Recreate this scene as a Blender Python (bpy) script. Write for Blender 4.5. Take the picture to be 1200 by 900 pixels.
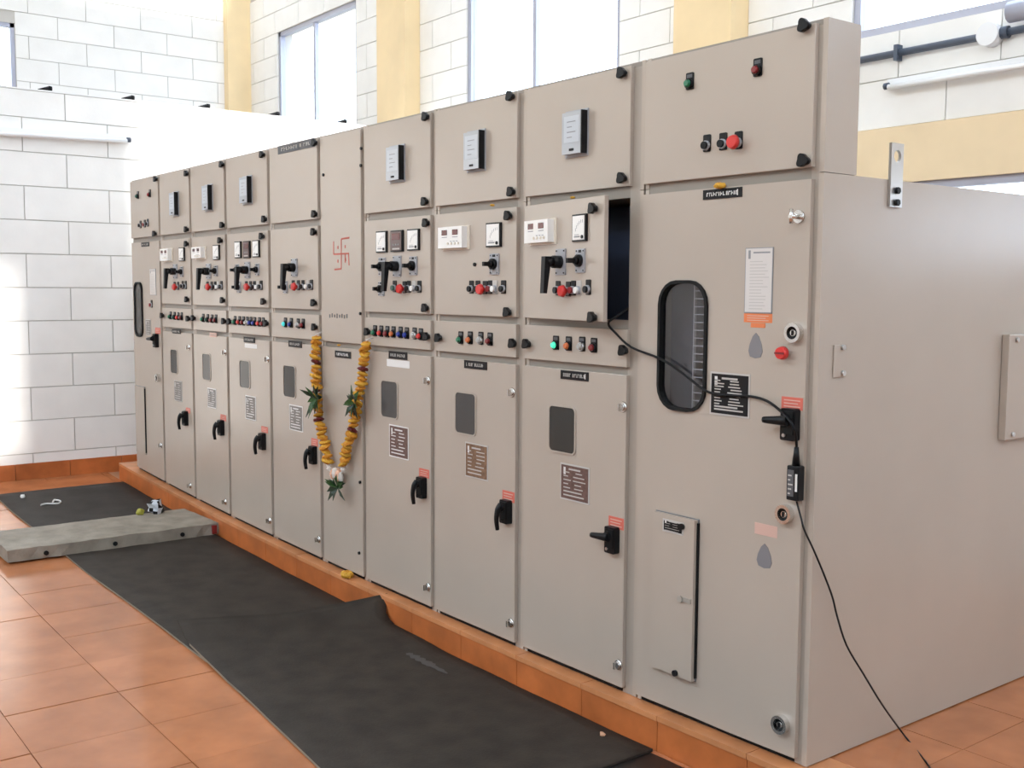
import bpy, math, random
import numpy as np
from mathutils import Matrix, Vector
random.seed(7)
scene = bpy.context.scene
COL = scene.collection
for o in list(bpy.data.objects):
    bpy.data.objects.remove(o, do_unlink=True)

# ------------------------------------------------------------------ camera
FPX = 1260.8435
CAM = np.array([2.03232087, -2.72642123, 1.48893552])
def _rot(rx, ry, rz):
    cx, sx, cy, sy, cz, sz = math.cos(rx), math.sin(rx), math.cos(ry), math.sin(ry), math.cos(rz), math.sin(rz)
    B = np.array([[1, 0, 0], [0, 0, -1], [0, 1, 0.]])
    Y = np.array([[cz, sz, 0], [-sz, cz, 0], [0, 0, 1]])
    P = np.array([[1, 0, 0], [0, cx, -sx], [0, sx, cx]])
    Q = np.array([[cy, -sy, 0], [sy, cy, 0], [0, 0, 1]])
    return Q @ P @ B @ Y
MC = _rot(*[math.radians(a) for a in (5.01540032, 0.31132963, 52.63514026)])
cd = bpy.data.cameras.new('camera'); cam = bpy.data.objects.new('camera', cd); COL.objects.link(cam)
cd.sensor_width = 36.0; cd.lens = FPX / 1200 * 36; cd.clip_start = 0.05; cd.clip_end = 300
mw = Matrix.Identity(4)
for i in range(3):
    mw[i][0], mw[i][1], mw[i][2], mw[i][3] = MC[0][i], -MC[1][i], -MC[2][i], CAM[i]
cam.matrix_world = mw
scene.camera = cam

# ------------------------------------------------------------------ world, sun, exposure
w = bpy.data.worlds.new('hazy_sky'); scene.world = w; w.use_nodes = True
bg = w.node_tree.nodes['Background']
bg.inputs['Color'].default_value = (0.75, 0.875, 1.0, 1); bg.inputs['Strength'].default_value = 5.6
sd = bpy.data.lights.new('sun', 'SUN'); sun = bpy.data.objects.new('sun', sd); COL.objects.link(sun)
sd.energy = 7.0; sd.color = (1.0, 0.95, 0.86); sd.angle = math.radians(1.6)
sun.rotation_euler = Vector((-0.978, -0.02, -0.208)).to_track_quat('-Z', 'Y').to_euler()
sun.location = (12, -1, 6)
vs = scene.view_settings
vs.view_transform = 'Standard'; vs.look = 'None'; vs.gamma = 1.0; vs.use_curve_mapping = False; vs.exposure = -0.03
scene.cycles.use_denoising = True
scene.cycles.max_bounces = 10; scene.cycles.diffuse_bounces = 5

# ------------------------------------------------------------------ picking points on real planes
def ray(px, py):
    return MC.T @ np.array([(px - 600) / FPX, (py - 450) / FPX, 1.0])
def un(px, py, ax, val):
    d = ray(px, py); return CAM + (val - CAM[ax]) / d[ax] * d
def sag(X):                                   # the plinth and floor are not dead level along the row
    X = min(X, 0.0)
    if X > -6.4: return -0.028 + 0.0055 * (X + 1.9) ** 2
    return -0.028 + 0.0055 * 4.5 ** 2 + 0.0055 * 9.0 * (-6.4 - X)
STEP = 0.13
def gz(X): return sag(X) - STEP               # floor level
def ground(px, py, off=0.0):
    z = -STEP + off
    for _ in range(25):
        p = un(px, py, 2, z); z = gz(p[0]) + off
    return p

# ------------------------------------------------------------------ materials
MATS = {}
def mat(name, col, rough=0.5, metal=0.0, noise=0.0, nscale=8.0, bump=0.0, bscale=60.0, spec=0.5, obj_var=0.0, coat=0.0, emis=None, col2=None, detail=4.0):
    m = bpy.data.materials.new(name); m.use_nodes = True
    nt = m.node_tree; b = nt.nodes['Principled BSDF']
    b.inputs['Base Color'].default_value = (*col, 1); b.inputs['Roughness'].default_value = rough
    b.inputs['Metallic'].default_value = metal; b.inputs['Specular IOR Level'].default_value = spec
    b.inputs['Coat Weight'].default_value = coat
    if emis: b.inputs['Emission Color'].default_value = (*emis[0], 1); b.inputs['Emission Strength'].default_value = emis[1]
    if noise or bump or obj_var:
        tc = nt.nodes.new('ShaderNodeTexCoord'); geo = nt.nodes.new('ShaderNodeNewGeometry')
    if noise or obj_var:
        n = nt.nodes.new('ShaderNodeTexNoise'); n.inputs['Scale'].default_value = nscale; n.inputs['Detail'].default_value = detail
        nt.links.new(geo.outputs['Position'], n.inputs['Vector'])
        mx = nt.nodes.new('ShaderNodeMix'); mx.data_type = 'RGBA'
        lo = tuple(max(0, c * (1 - noise)) for c in col); hi = col2 if col2 else tuple(min(1, c * (1 + noise)) for c in col)
        mx.inputs[6].default_value = (*lo, 1); mx.inputs[7].default_value = (*hi, 1)
        rm = nt.nodes.new('ShaderNodeMapRange'); rm.inputs['From Min'].default_value = 0.3; rm.inputs['From Max'].default_value = 0.7
        nt.links.new(n.outputs['Fac'], rm.inputs['Value']); nt.links.new(rm.outputs['Result'], mx.inputs[0])
        out = mx.outputs[2]
        if obj_var:
            oi = nt.nodes.new('ShaderNodeObjectInfo'); mr = nt.nodes.new('ShaderNodeMapRange')
            mr.inputs['To Min'].default_value = 1 - obj_var; mr.inputs['To Max'].default_value = 1 + obj_var
            nt.links.new(oi.outputs['Random'], mr.inputs['Value'])
            hs = nt.nodes.new('ShaderNodeHueSaturation'); nt.links.new(out, hs.inputs['Color']); nt.links.new(mr.outputs['Result'], hs.inputs['Value'])
            out = hs.outputs['Color']
        nt.links.new(out, b.inputs['Base Color'])
    if bump:
        n2 = nt.nodes.new('ShaderNodeTexNoise'); n2.inputs['Scale'].default_value = bscale; n2.inputs['Detail'].default_value = 3
        nt.links.new(geo.outputs['Position'], n2.inputs['Vector'])
        bp = nt.nodes.new('ShaderNodeBump'); bp.inputs['Strength'].default_value = bump; bp.inputs['Distance'].default_value = 0.004
        nt.links.new(n2.outputs['Fac'], bp.inputs['Height']); nt.links.new(bp.outputs['Normal'], b.inputs['Normal'])
    MATS[name] = m
    return m
def glass(name, col, gloss=0.12, rough=0.03):
    m = bpy.data.materials.new(name); m.use_nodes = True; nt = m.node_tree; nt.nodes.clear()
    o = nt.nodes.new('ShaderNodeOutputMaterial'); mx = nt.nodes.new('ShaderNodeMixShader'); t = nt.nodes.new('ShaderNodeBsdfTransparent'); g = nt.nodes.new('ShaderNodeBsdfGlossy')
    t.inputs[0].default_value = (*col, 1); g.inputs['Roughness'].default_value = rough; mx.inputs[0].default_value = gloss
    nt.links.new(t.outputs[0], mx.inputs[1]); nt.links.new(g.outputs[0], mx.inputs[2]); nt.links.new(mx.outputs[0], o.inputs[0])
    MATS[name] = m
mat('paint', (0.44, 0.372, 0.312), 0.27, noise=0.035, nscale=1.7, bump=0.04, bscale=220)
mat('paint_edge', (0.35, 0.31, 0.265), 0.45)
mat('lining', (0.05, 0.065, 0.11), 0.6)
mat('inner_grey', (0.16, 0.16, 0.17), 0.5)
mat('black', (0.007, 0.007, 0.008), 0.42, spec=0.22)
mat('recess_shade_grey', (0.255, 0.22, 0.185), 0.45)  # rail colour: grey metal, darkened further for shade in the recess
mat('stile', (0.34, 0.29, 0.243), 0.4)  # door paint darkened a step for shade on the recessed stile
mat('rubber_shade_black', (0.010, 0.010, 0.010), 0.6, spec=0.2)
mat('dark_glass', (0.05, 0.047, 0.043), 0.16, spec=0.22)
mat('pane_grey', (0.075, 0.07, 0.066), 0.18, spec=0.22)
mat('chrome', (0.75, 0.74, 0.72), 0.22, metal=1.0)
mat('steel', (0.55, 0.54, 0.53), 0.35, metal=1.0)
mat('white_plastic', (0.82, 0.80, 0.77), 0.35)
mat('cream_plastic', (0.72, 0.64, 0.54), 0.45)
mat('grey_plastic', (0.33, 0.33, 0.35), 0.45)
mat('clear_cover', (0.42, 0.44, 0.47), 0.12, spec=0.7)
mat('meter_face', (0.50, 0.53, 0.57), 0.25)
mat('face_print', (0.25, 0.25, 0.26), 0.6)
mat('brown_face', (0.10, 0.05, 0.045), 0.3)
mat('display_red', (0.10, 0.012, 0.012), 0.25)
mat('red', (0.62, 0.03, 0.025), 0.32)
mat('red_dark', (0.22, 0.02, 0.022), 0.3)
mat('orange', (0.62, 0.15, 0.04), 0.3)
mat('green', (0.02, 0.18, 0.09), 0.3)
mat('green_lit', (0.05, 0.45, 0.28), 0.3, emis=((0.1, 1.0, 0.6), 0.7))
mat('green_dark', (0.012, 0.075, 0.05), 0.3)
mat('teal_lit', (0.05, 0.40, 0.40), 0.3, emis=((0.1, 0.9, 0.9), 0.5))
mat('blue', (0.015, 0.035, 0.28), 0.3)
mat('clear_lens', (0.45, 0.44, 0.42), 0.2)
mat('sticker_red', (0.60, 0.13, 0.09), 0.5)
mat('sticker_orange', (0.70, 0.20, 0.07), 0.5)
mat('sticker_pale', (0.62, 0.40, 0.33), 0.6)
mat('sticker_grey', (0.20, 0.19, 0.20), 0.5)
mat('paper', (0.62, 0.58, 0.55), 0.5)
mat('plate_black', (0.011, 0.010, 0.011), 0.45, spec=0.2)
mat('plate_brown', (0.20, 0.115, 0.07), 0.45, spec=0.25, noise=0.3, nscale=60)
mat('plate_pink', (0.14, 0.08, 0.066), 0.45, spec=0.25, noise=0.2, nscale=60)
mat('plate_grey', (0.20, 0.18, 0.165), 0.4, spec=0.3, noise=0.2, nscale=60)
mat('print_light', (0.48, 0.45, 0.42), 0.5)
mat('print_white', (0.72, 0.70, 0.68), 0.5)
mat('vermilion', (0.50, 0.12, 0.09), 0.7)
mat('label_grey', (0.10, 0.10, 0.105), 0.45, spec=0.25)
mat('tile', (0.43, 0.158, 0.064), 0.14, noise=0.16, nscale=5.0, obj_var=0.07, bump=0.05, bscale=12)
mat('tile_edge', (0.60, 0.245, 0.10), 0.3, noise=0.18, nscale=6.0, obj_var=0.06)
mat('tile_face', (0.48, 0.14, 0.04), 0.32, noise=0.2, nscale=7.0, obj_var=0.07)
mat('grout', (0.30, 0.15, 0.08), 0.8)
mat('concrete_floor', (0.36, 0.17, 0.09), 0.6, noise=0.15, nscale=3)
mat('mat_rubber', (0.036, 0.028, 0.0215), 0.8, spec=0.3, noise=0.28, nscale=7.0, bump=0.35, bscale=90, detail=6)
mat('mat_far', (0.038, 0.033, 0.029), 0.8, spec=0.3, noise=0.25, nscale=6.0, bump=0.3, bscale=90, detail=6)
mat('mat_black', (0.016, 0.015, 0.015), 0.55, noise=0.2, nscale=9)
mat('mat_rim', (0.24, 0.20, 0.15), 0.8)
mat('chalk', (0.075, 0.068, 0.062), 0.9)
mat('slab', (0.27, 0.235, 0.19), 0.8, noise=0.22, nscale=9.0, bump=0.6, bscale=70, detail=7)
mat('block', (0.90, 0.885, 0.855), 0.6, noise=0.03, nscale=4.0, bump=0.12, bscale=45, obj_var=0.015)
mat('mortar', (0.60, 0.575, 0.54), 0.85)
mat('plaster', (0.86, 0.855, 0.835), 0.7)
mat('ochre', (0.88, 0.68, 0.40), 0.6, noise=0.05, nscale=3)
mat('ochre_pale', (0.86, 0.68, 0.44), 0.6, noise=0.05, nscale=3)
mat('ceiling_white', (0.78, 0.77, 0.74), 0.8)
mat('alu', (0.42, 0.43, 0.52), 0.4, metal=0.3)
mat('bounce_cream', (0.72, 0.58, 0.41), 0.8)  # warm tint for the unseen bounce wall
mat('conduit', (0.07, 0.09, 0.13), 0.45)
mat('tube_white', (0.85, 0.86, 0.88), 0.3)
mat('ground', (0.32, 0.30, 0.26), 0.9, noise=0.15, nscale=1.5)
mat('marigold', (0.62, 0.33, 0.03), 0.7)
mat('marigold_deep', (0.55, 0.22, 0.015), 0.7)
mat('rose', (0.12, 0.012, 0.012), 0.6)
mat('leaf', (0.03, 0.085, 0.02), 0.5)
mat('leaf_dark', (0.012, 0.03, 0.012), 0.5)
mat('petal_white', (0.72, 0.66, 0.60), 0.6)
mat('petal_peach', (0.75, 0.42, 0.28), 0.6)
mat('thread', (0.65, 0.60, 0.56), 0.7)
mat('foil_white', (0.62, 0.66, 0.72), 0.35)
mat('foil_yellow', (0.35, 0.33, 0.04), 0.5)
mat('chip', (0.60, 0.33, 0.20), 0.7)
glass('window_glass', (0.97, 0.98, 1.0), 0.05)
glass('panel_glass', (0.80, 0.81, 0.84), 0.075, 0.06)

# ------------------------------------------------------------------ mesh builder
def rrect(x0, x1, z0, z1, r, n=5):
    pts = []
    for cx, cz, a0 in ((x1 - r, z1 - r, 0), (x0 + r, z1 - r, 90), (x0 + r, z0 + r, 180), (x1 - r, z0 + r, 270)):
        for k in range(n + 1):
            a = math.radians(a0 + 90 * k / n); pts.append((cx + r * math.cos(a), cz + r * math.sin(a)))
    return pts
class MB:
    def __init__(s): s.v = []; s.f = []; s.m = []; s.s = []; s.ml = []
    def mi(s, m):
        if m not in s.ml: s.ml.append(m)
        return s.ml.index(m)
    def face(s, idx, m, sm=False): s.f.append(idx); s.m.append(s.mi(m)); s.s.append(sm)
    def hexa(s, b, t, m):                       # bottom 4 and top 4 corners, same winding (counter-clockwise from above)
        n = len(s.v); s.v += [tuple(p) for p in b] + [tuple(p) for p in t]
        for q in ((3, 2, 1, 0), (4, 5, 6, 7), (0, 1, 5, 4), (1, 2, 6, 5), (2, 3, 7, 6), (3, 0, 4, 7)): s.face([n + i for i in q], m)
        return s
    def box(s, x0, x1, y0, y1, z0, z1, m):
        return s.hexa([(x0, y0, z0), (x1, y0, z0), (x1, y1, z0), (x0, y1, z0)], [(x0, y0, z1), (x1, y0, z1), (x1, y1, z1), (x0, y1, z1)], m)
    def prism(s, poly, y0, y1, m, sm=False, back=True):   # polygon in x,z (counter-clockwise seen from -y), y0 is the front
        n = len(s.v); k = len(poly)
        s.v += [(x, y0, z) for x, z in poly] + [(x, y1, z) for x, z in poly]
        s.face([n + i for i in range(k)], m)
        if back: s.face([n + k + i for i in reversed(range(k))], m)
        for i in range(k):
            j = (i + 1) % k; s.face([n + i, n + k + i, n + k + j, n + j], m, sm)
        return s
    def ring(s, outer, inner, y0, y1, m):
        n = len(s.v); k = len(outer)
        for y in (y0, y1): s.v += [(x, y, z) for x, z in outer] + [(x, y, z) for x, z in inner]
        for i in range(k):
            j = (i + 1) % k; A = n; B = n + k; C = n + 2 * k; D = n + 3 * k
            s.face([A + i, A + j, B + j, B + i], m); s.face([C + i, D + i, D + j, C + j], m)
            s.face([A + i, C + i, C + j, A + j], m); s.face([B + i, B + j, D + j, D + i], m)
        return s
    def cyl(s, p0, p1, r0, m, r1=None, seg=12, cap=True):
        r1 = r0 if r1 is None else r1
        p0 = Vector(p0); p1 = Vector(p1); d = (p1 - p0).normalized()
        a = d.orthogonal().normalized(); b = d.cross(a); n = len(s.v)
        for p, r in ((p0, r0), (p1, r1)):
            for k in range(seg):
                t = 2 * math.pi * k / seg; s.v.append(tuple(p + a * (r * math.cos(t)) + b * (r * math.sin(t))))
        for k in range(seg):
            j = (k + 1) % seg; s.face([n + k, n + j, n + seg + j, n + seg + k], m, True)
        if cap: s.face([n + k for k in reversed(range(seg))], m); s.face([n + seg + k for k in range(seg)], m)
        return s
    def tube(s, pts, r, m, seg=8, rr=None, smooth=4):
        P = [Vector(p) for p in pts]
        if smooth > 1 and len(P) > 2:
            Q = []
            for i in range(len(P) - 1):
                a = P[max(i - 1, 0)]; b = P[i]; c = P[i + 1]; d = P[min(i + 2, len(P) - 1)]
                for k in range(smooth):
                    t = k / smooth
                    Q.append(0.5 * ((2 * b) + (c - a) * t + (2 * a - 5 * b + 4 * c - d) * t * t + (3 * b - a - 3 * c + d) * t ** 3))
            Q.append(P[-1]); P = Q
        n = len(s.v); up = None
        for i, p in enumerate(P):
            d = (P[min(i + 1, len(P) - 1)] - P[max(i - 1, 0)]).normalized()
            up = d.orthogonal().normalized() if up is None else (up - d * up.dot(d)).normalized()
            b = d.cross(up); R = r if rr is None else rr[0] + (rr[1] - rr[0]) * i / (len(P) - 1)
            for k in range(seg):
                t = 2 * math.pi * k / seg; s.v.append(tuple(p + up * (R * math.cos(t)) + b * (R * math.sin(t))))
        for i in range(len(P) - 1):
            for k in range(seg):
                j = (k + 1) % seg; s.face([n + i * seg + k, n + i * seg + j, n + (i + 1) * seg + j, n + (i + 1) * seg + k], m, True)
        s.face([n + k for k in reversed(range(seg))], m); s.face([n + (len(P) - 1) * seg + k for k in range(seg)], m)
        return s
    def blob(s, c, r, m, ring=5, seg=8, jit=0.0, sc=(1, 1, 1)):
        n = len(s.v); c = Vector(c)
        s.v.append(tuple(c + Vector((0, 0, r * sc[2]))))
        for i in range(1, ring):
            a = math.pi * i / ring
            for k in range(seg):
                t = 2 * math.pi * k / seg; q = r * (1 + random.uniform(-jit, jit))
                s.v.append((c.x + q * sc[0] * math.sin(a) * math.cos(t), c.y + q * sc[1] * math.sin(a) * math.sin(t), c.z + q * sc[2] * math.cos(a)))
        s.v.append(tuple(c - Vector((0, 0, r * sc[2])))); L = len(s.v) - 1
        for k in range(seg):
            j = (k + 1) % seg
            s.face([n, n + 1 + k, n + 1 + j], m, jit == 0); s.face([L, L - seg + j, L - seg + k], m, jit == 0)
        for i in range(ring - 2):
            for k in range(seg):
                j = (k + 1) % seg; a = n + 1 + i * seg
                s.face([a + k, a + seg + k, a + seg + j, a + j], m, jit == 0)
        return s
    def mesh(s, name):
        me = bpy.data.meshes.new(name); me.from_pydata(s.v, [], s.f)
        for m in s.ml: me.materials.append(MATS[m])
        me.polygons.foreach_set('material_index', s.m); me.polygons.foreach_set('use_smooth', s.s); me.update()
        return me
WM = {}                                          # world matrix of every object made here
def add(name, data, parent=None, loc=(0, 0, 0), rotz=0.0, local=False, label=None, cat=None, group=None, kind=None, bevel=0):
    """data: mesh or None (Empty). loc is a world point unless local=True."""
    o = bpy.data.objects.new(name, data); COL.objects.link(o)
    pm = WM[parent] if parent else Matrix.Identity(4)
    l = Vector(loc) if (local or not parent) else pm.inverted() @ Vector(loc)
    o.location = l; o.rotation_euler = (0, 0, rotz)
    if parent: o.parent = parent
    WM[o] = pm @ Matrix.Translation(l) @ Matrix.Rotation(rotz, 4, 'Z')
    if label: o['label'] = label
    if cat: o['category'] = cat
    if group: o['group'] = group
    if kind: o['kind'] = kind
    if data is None: o.empty_display_size = 0.1
    if bevel:
        b = o.modifiers.new('edge', 'BEVEL'); b.width = bevel; b.segments = 2; b.limit_method = 'ANGLE'
    return o
def put(name, mb, parent=None, **k):             # builder in world coordinates -> object with its origin at its own base centre
    a = np.array(mb.v); c = (a.min(0) + a.max(0)) / 2; c[2] = a[:, 2].min()
    mb.v = [tuple(np.array(p) - c) for p in mb.v]
    return add(name, mb.mesh(name), parent, tuple(c), **k)
def struct(name, mb, parent=None, **k):
    if not parent: k.setdefault('kind', 'structure')
    return put(name, mb, parent, **k)

# ================================================================== SETTING
XP = -6.95          # face of the low partition at the end of the row
XE = -11.0          # face of the end wall beyond it
YB = 3.0            # face of the back wall
XR = 5.2            # wall at the other end
ZC = 7.4
YF = -5.6
SILL, HEAD = 3.02, 4.52

# ---- floor: base + tiles
PX, PY = 0.408, 0.43
tile_xs = [-2.741 + PX * k for k in range(-11, 15)]
tile_ys = [-1.41 + PY * k for k in range(-4, 4)]
b = MB()
xs = [XE - 0.3] + [XP + 0.35 * k for k in range(0, 21)] + [XR + 0.2]
for a, c in zip(xs[:-1], xs[1:]):
    za, zc = gz(max(a, XP)) - 0.008, gz(max(c, XP)) - 0.008
    b.hexa([(a, YF, za - 0.15), (c, YF, zc - 0.15), (c, YB + 0.2, zc - 0.15), (a, YB + 0.2, za - 0.15)], [(a, YF, za), (c, YF, zc), (c, YB + 0.2, zc), (a, YB + 0.2, za)], 'concrete_floor')
floor = struct('floor', b, label='terracotta tiled floor of the hall')
def tile_piece(name, x0, x1, y0, y1, zf, th, m, parent, g=0.0018):
    b = MB(); x0 += g; x1 -= g; y0 += g; y1 -= g
    j = random.uniform(-0.0012, 0.0012)
    z = [zf(x0) + j, zf(x1) + j]
    b.hexa([(x0, y0, z[0] - th), (x1, y0, z[1] - th), (x1, y1, z[1] - th), (x0, y1, z[0] - th)], [(x0, y0, z[0]), (x1, y0, z[1]), (x1, y1, z[1]), (x0, y1, z[0])], m)
    return put(name, b, parent)
for x0 in tile_xs:
    if x0 + PX < XP + 0.01 or x0 > 2.2: continue
    for y0 in tile_ys:
        y1 = min(y0 + PY, -0.062)
        if y1 - y0 < 0.03 or y0 > -0.07: continue
        tile_piece('floor_tile', max(x0, XP + 0.02), x0 + PX, y0, y1, gz, 0.02, 'tile', floor)

# ---- plinth under the row
LEDGE = -0.057
XL = -6.62
plx = [XL] + [0.22 + 0.41 * k for k in range(-16, 8)]
b = MB()
for a, c in zip(plx[:-1], plx[1:]):
    b.hexa([(a, LEDGE + 0.012, gz(a) - 0.05), (c, LEDGE + 0.012, gz(c) - 0.05), (c, 2.6, gz(c) - 0.05), (a, 2.6, gz(a) - 0.05)],
           [(a, LEDGE + 0.012, sag(a) - 0.01), (c, LEDGE + 0.012, sag(c) - 0.01), (c, 2.6, sag(c) - 0.01), (a, 2.6, sag(a) - 0.01)], 'grout')
plinth = struct('plinth', b, label='low tiled plinth under the row of cubicles')
for a, c in zip(plx[:-1], plx[1:]):
    tile_piece('plinth_edge_tile', a, c, LEDGE - 0.006, 0.13, sag, 0.02, 'tile_edge', plinth, 0.0015)
    f = MB(); x0, x1 = a + 0.0015, c - 0.0015
    f.hexa([(x0, LEDGE, gz(x0) - 0.004), (x1, LEDGE, gz(x1) - 0.004), (x1, LEDGE + 0.012, gz(x1) - 0.004), (x0, LEDGE + 0.012, gz(x0) - 0.004)],
           [(x0, LEDGE, sag(x0) - 0.021), (x1, LEDGE, sag(x1) - 0.021), (x1, LEDGE + 0.012, sag(x1) - 0.021), (x0, LEDGE + 0.012, sag(x0) - 0.021)], 'tile_face')
    put('plinth_face_tile', f, plinth)
    if c > -0.3:
        for y0 in (0.13, 0.53, 0.94, 1.35, 1.76, 2.17):
            tile_piece('plinth_tile', a, c, y0, y0 + (0.40 if y0 == 0.13 else 0.41), sag, 0.02, 'tile', plinth)
# end face of the plinth
f = MB(); f.box(XL - 0.012, XL, LEDGE, 0.5, gz(XL) - 0.004, sag(XL) - 0.001, 'tile_face'); put('plinth_face_tile', f, plinth)

# ---- walls from blocks
def subtract(iv, holes):
    out = [iv]
    for h0, h1 in holes:
        nxt = []
        for a, c in out:
            if h1 <= a or h0 >= c: nxt.append((a, c)); continue
            if h0 > a: nxt.append((a, h0))
            if h1 < c: nxt.append((h1, c))
        out = nxt
    return [(a, c) for a, c in out if c - a > 0.03]
def blocks(parent, along, face, outward, u0, u1, zlines, L, off, holes, proud=0.012, g=0.004):
    cache = {}
    for i in range(len(zlines) - 1):
        z0, z1 = zlines[i], zlines[i + 1]
        u = off + (L / 2 if i % 2 else 0)
        u -= math.ceil((u - u0) / L) * L
        hs = [(h[0], h[1]) for h in holes if h[2] < z1 - 0.02 and h[3] > z0 + 0.02]
        while u < u1:
            for a, c in subtract((max(u, u0), min(u + L, u1)), hs):
                w_, h_ = round(c - a - 2 * g, 4), round(z1 - z0 - 2 * g, 4)
                key = (w_, h_)
                if key not in cache:
                    m = MB()
                    if along == 'y': m.box(-0.02 if outward > 0 else -proud, proud if outward > 0 else 0.02, -w_ / 2, w_ / 2, 0, h_, 'block')
                    else: m.box(-w_ / 2, w_ / 2, -proud if outward < 0 else -0.02, 0.02 if outward < 0 else proud, 0, h_, 'block')
                    cache[key] = m.mesh('wall_block')
                p = (face, (a + c) / 2, z0 + g) if along == 'y' else ((a + c) / 2, face, z0 + g)
                add('wall_block', cache[key], parent, p)
            u += L
# partition at the end of the row
zl = [0.18 + 0.261 * k for k in range(0, 11)] + [3.0]
zl = [zl[0] - 0.261] + zl
b = MB(); b.box(XP - 0.2, XP - 0.012, YF, YB, -0.15, 3.0, 'mortar')
wall_left = struct('wall_left', b, label='low whitewashed block partition at the end of the row')
blocks(wall_left, 'y', XP - 0.012, +1, -2.4, YB, zl, 0.645, -0.625, [])
b = MB(); b.box(XP - 0.2, XP, YF, -2.4, -0.15, 2.995, 'plaster'); put('wall_plaster', b, wall_left)
b = MB(); b.box(XP - 0.21, XP + 0.004, YF, YB, 3.0, 3.012, 'plaster'); put('wall_coping', b, wall_left)
# skirting tiles on the partition
b = MB(); b.box(XP - 0.004, XP + 0.003, -2.4, 1.0, -0.03, 0.10, 'grout')
base_left = struct('baseboard_left', b, label='terracotta skirting tiles along the partition')
for k in range(8):
    y0 = -2.4 + 0.41 * k
    m = MB(); m.box(XP + 0.002, XP + 0.014, y0 + 0.002, y0 + 0.408, -0.03, 0.103, 'tile_face'); put('skirting_tile', m, base_left)
# end wall with one window
ewin = (-1.75, 0.284, SILL, HEAD - 0.13)
b = MB()
for y0, y1, z0, z1 in ((YF, ewin[0], 0, ZC), (ewin[1], YB, 0, ZC), (ewin[0], ewin[1], 0, ewin[2]), (ewin[0], ewin[1], ewin[3], ZC)):
    b.box(XE - 0.2, XE - 0.012, y0, y1, z0 - 0.15 if z0 == 0 else z0, z1, 'mortar')
wall_end = struct('wall_far', b, label='tall block end wall beyond the partition')
zle = [2.52 + 0.25 * k for k in range(0, 12)]
blocks(wall_end, 'y', XE - 0.012, +1, -3.0, YB, [z for z in zle if z < ZC], 0.625, -0.2, [(ewin[0], ewin[1], ewin[2], ewin[3])])
# back wall with three windows
bwins = [(-10.11, -8.21), (-6.175, -4.147), (-2.068, -0.02), (2.04, 4.09)]
DR = (-1.72, 2.0, 1.62, 2.13)     # bright opening under the ochre lintel, cut to a ribbon to grade side light
b = MB()
holes = [(a, c, SILL, HEAD) for a, c in bwins] + [DR]
zc_ = [-0.15, DR[2], 2.13, SILL, HEAD, ZC]
for z0, z1 in zip(zc_[:-1], zc_[1:]):
    for x0, x1 in subtract((XE - 0.2, XR + 0.2), [(h[0], h[1]) for h in holes if h[2] < z1 - 0.02 and h[3] > z0 + 0.02]): b.box(x0, x1, YB + 0.012, YB + 0.2, z0, z1, 'mortar')
wall_back = struct('wall_back', b, label='white block wall with high windows behind the cubicles')
BAND0, BAND1 = 2.13, 2.46
cols = [(-7.49, -6.965), (-3.41, -2.887)]
zlb = [BAND1, 2.745, SILL] + [SILL + 0.25 * k for k in range(1, 9)]
blocks(wall_back, 'x', YB + 0.012, -1, XE, 2.6, zlb, 0.625, -2.05, [(a, c, SILL, HEAD) for a, c in bwins] + [(a, c, 0, 9) for a, c in cols])
b = MB()
for x0, x1, z0, z1 in ((XE, DR[0], -0.12, BAND0), (DR[1], XR, -0.12, BAND0), (DR[0], DR[1], -0.12, DR[2])): b.box(x0, x1, YB, YB + 0.03, z0, z1, 'plaster')
put('wall_plaster', b, wall_back)
b = MB(); b.box(XE, XR, YB - 0.012, YB + 0.03, BAND0, BAND1, 'ochre_pale'); struct('trim_1', b, label='pale ochre painted band along the back wall')
for i, (x0, x1) in enumerate(cols):
    b = MB(); b.box(x0, x1, 2.83, YB + 0.05, -0.12, ZC, 'ochre')
    struct('column', b, label=['ochre painted column between the two far windows', 'ochre painted column above the middle cubicles'][i])
b = MB(); b.box(XE - 0.02, XE + 0.12, 2.70, YB + 0.01, -0.12, ZC, 'ochre'); struct('column', b, label='narrow ochre column in the far corner')
# windows
def window(name, cx, horiz, a, c, z0, z1, label, mull):
    """horiz 'x': pane in the back wall (y const cx); 'y': pane in the end wall (x const cx)."""
    root = add(name, None, None, ((a + c) / 2, cx, z0) if horiz == 'x' else (cx, (a + c) / 2, z0), kind='structure', label=label)
    def bx(u0, u1, d0, d1, q0, q1, m):
        r = MB()
        return r.box(u0, u1, cx + d0, cx + d1, q0, q1, m) if horiz == 'x' else r.box(cx - d1, cx - d0, u0, u1, q0, q1, m)
    t = 0.045
    for u0, u1, q0, q1 in ((a, a + t, z0, z1), (c - t, c, z0, z1), (a, c, z0, z0 + t), (a, c, z1 - t, z1)):
        put('window_frame', bx(u0, u1, 0.02, 0.08, q0, q1, 'alu'), root)
    edges = [a + t] + [a + (c - a) * k for k in mull] + [c - t]
    for k in mull:
        u = a + (c - a) * k; put('mullion', bx(u - 0.022, u + 0.022, 0.03, 0.075, z0, z1, 'alu'), root)
    for u0, u1 in zip(edges[:-1], edges[1:]): put('pane', bx(u0, u1, 0.05, 0.055, z0 + t, z1 - t, 'window_glass'), root)
    return root
window('window_1', XE, 'y', *ewin[:2], *ewin[2:], 'high window in the end wall beyond the partition', (0.5,))
window('window_2', YB, 'x', *bwins[0], SILL, HEAD, 'bright high window nearest the far corner column', (0.47,))
window('window_3', YB, 'x', *bwins[1], SILL, HEAD, 'bright high window between the two ochre columns', (0.47,))
window('window_4', YB, 'x', *bwins[2], SILL, HEAD, 'bright high window above the conduit pipe', (0.87,))
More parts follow.
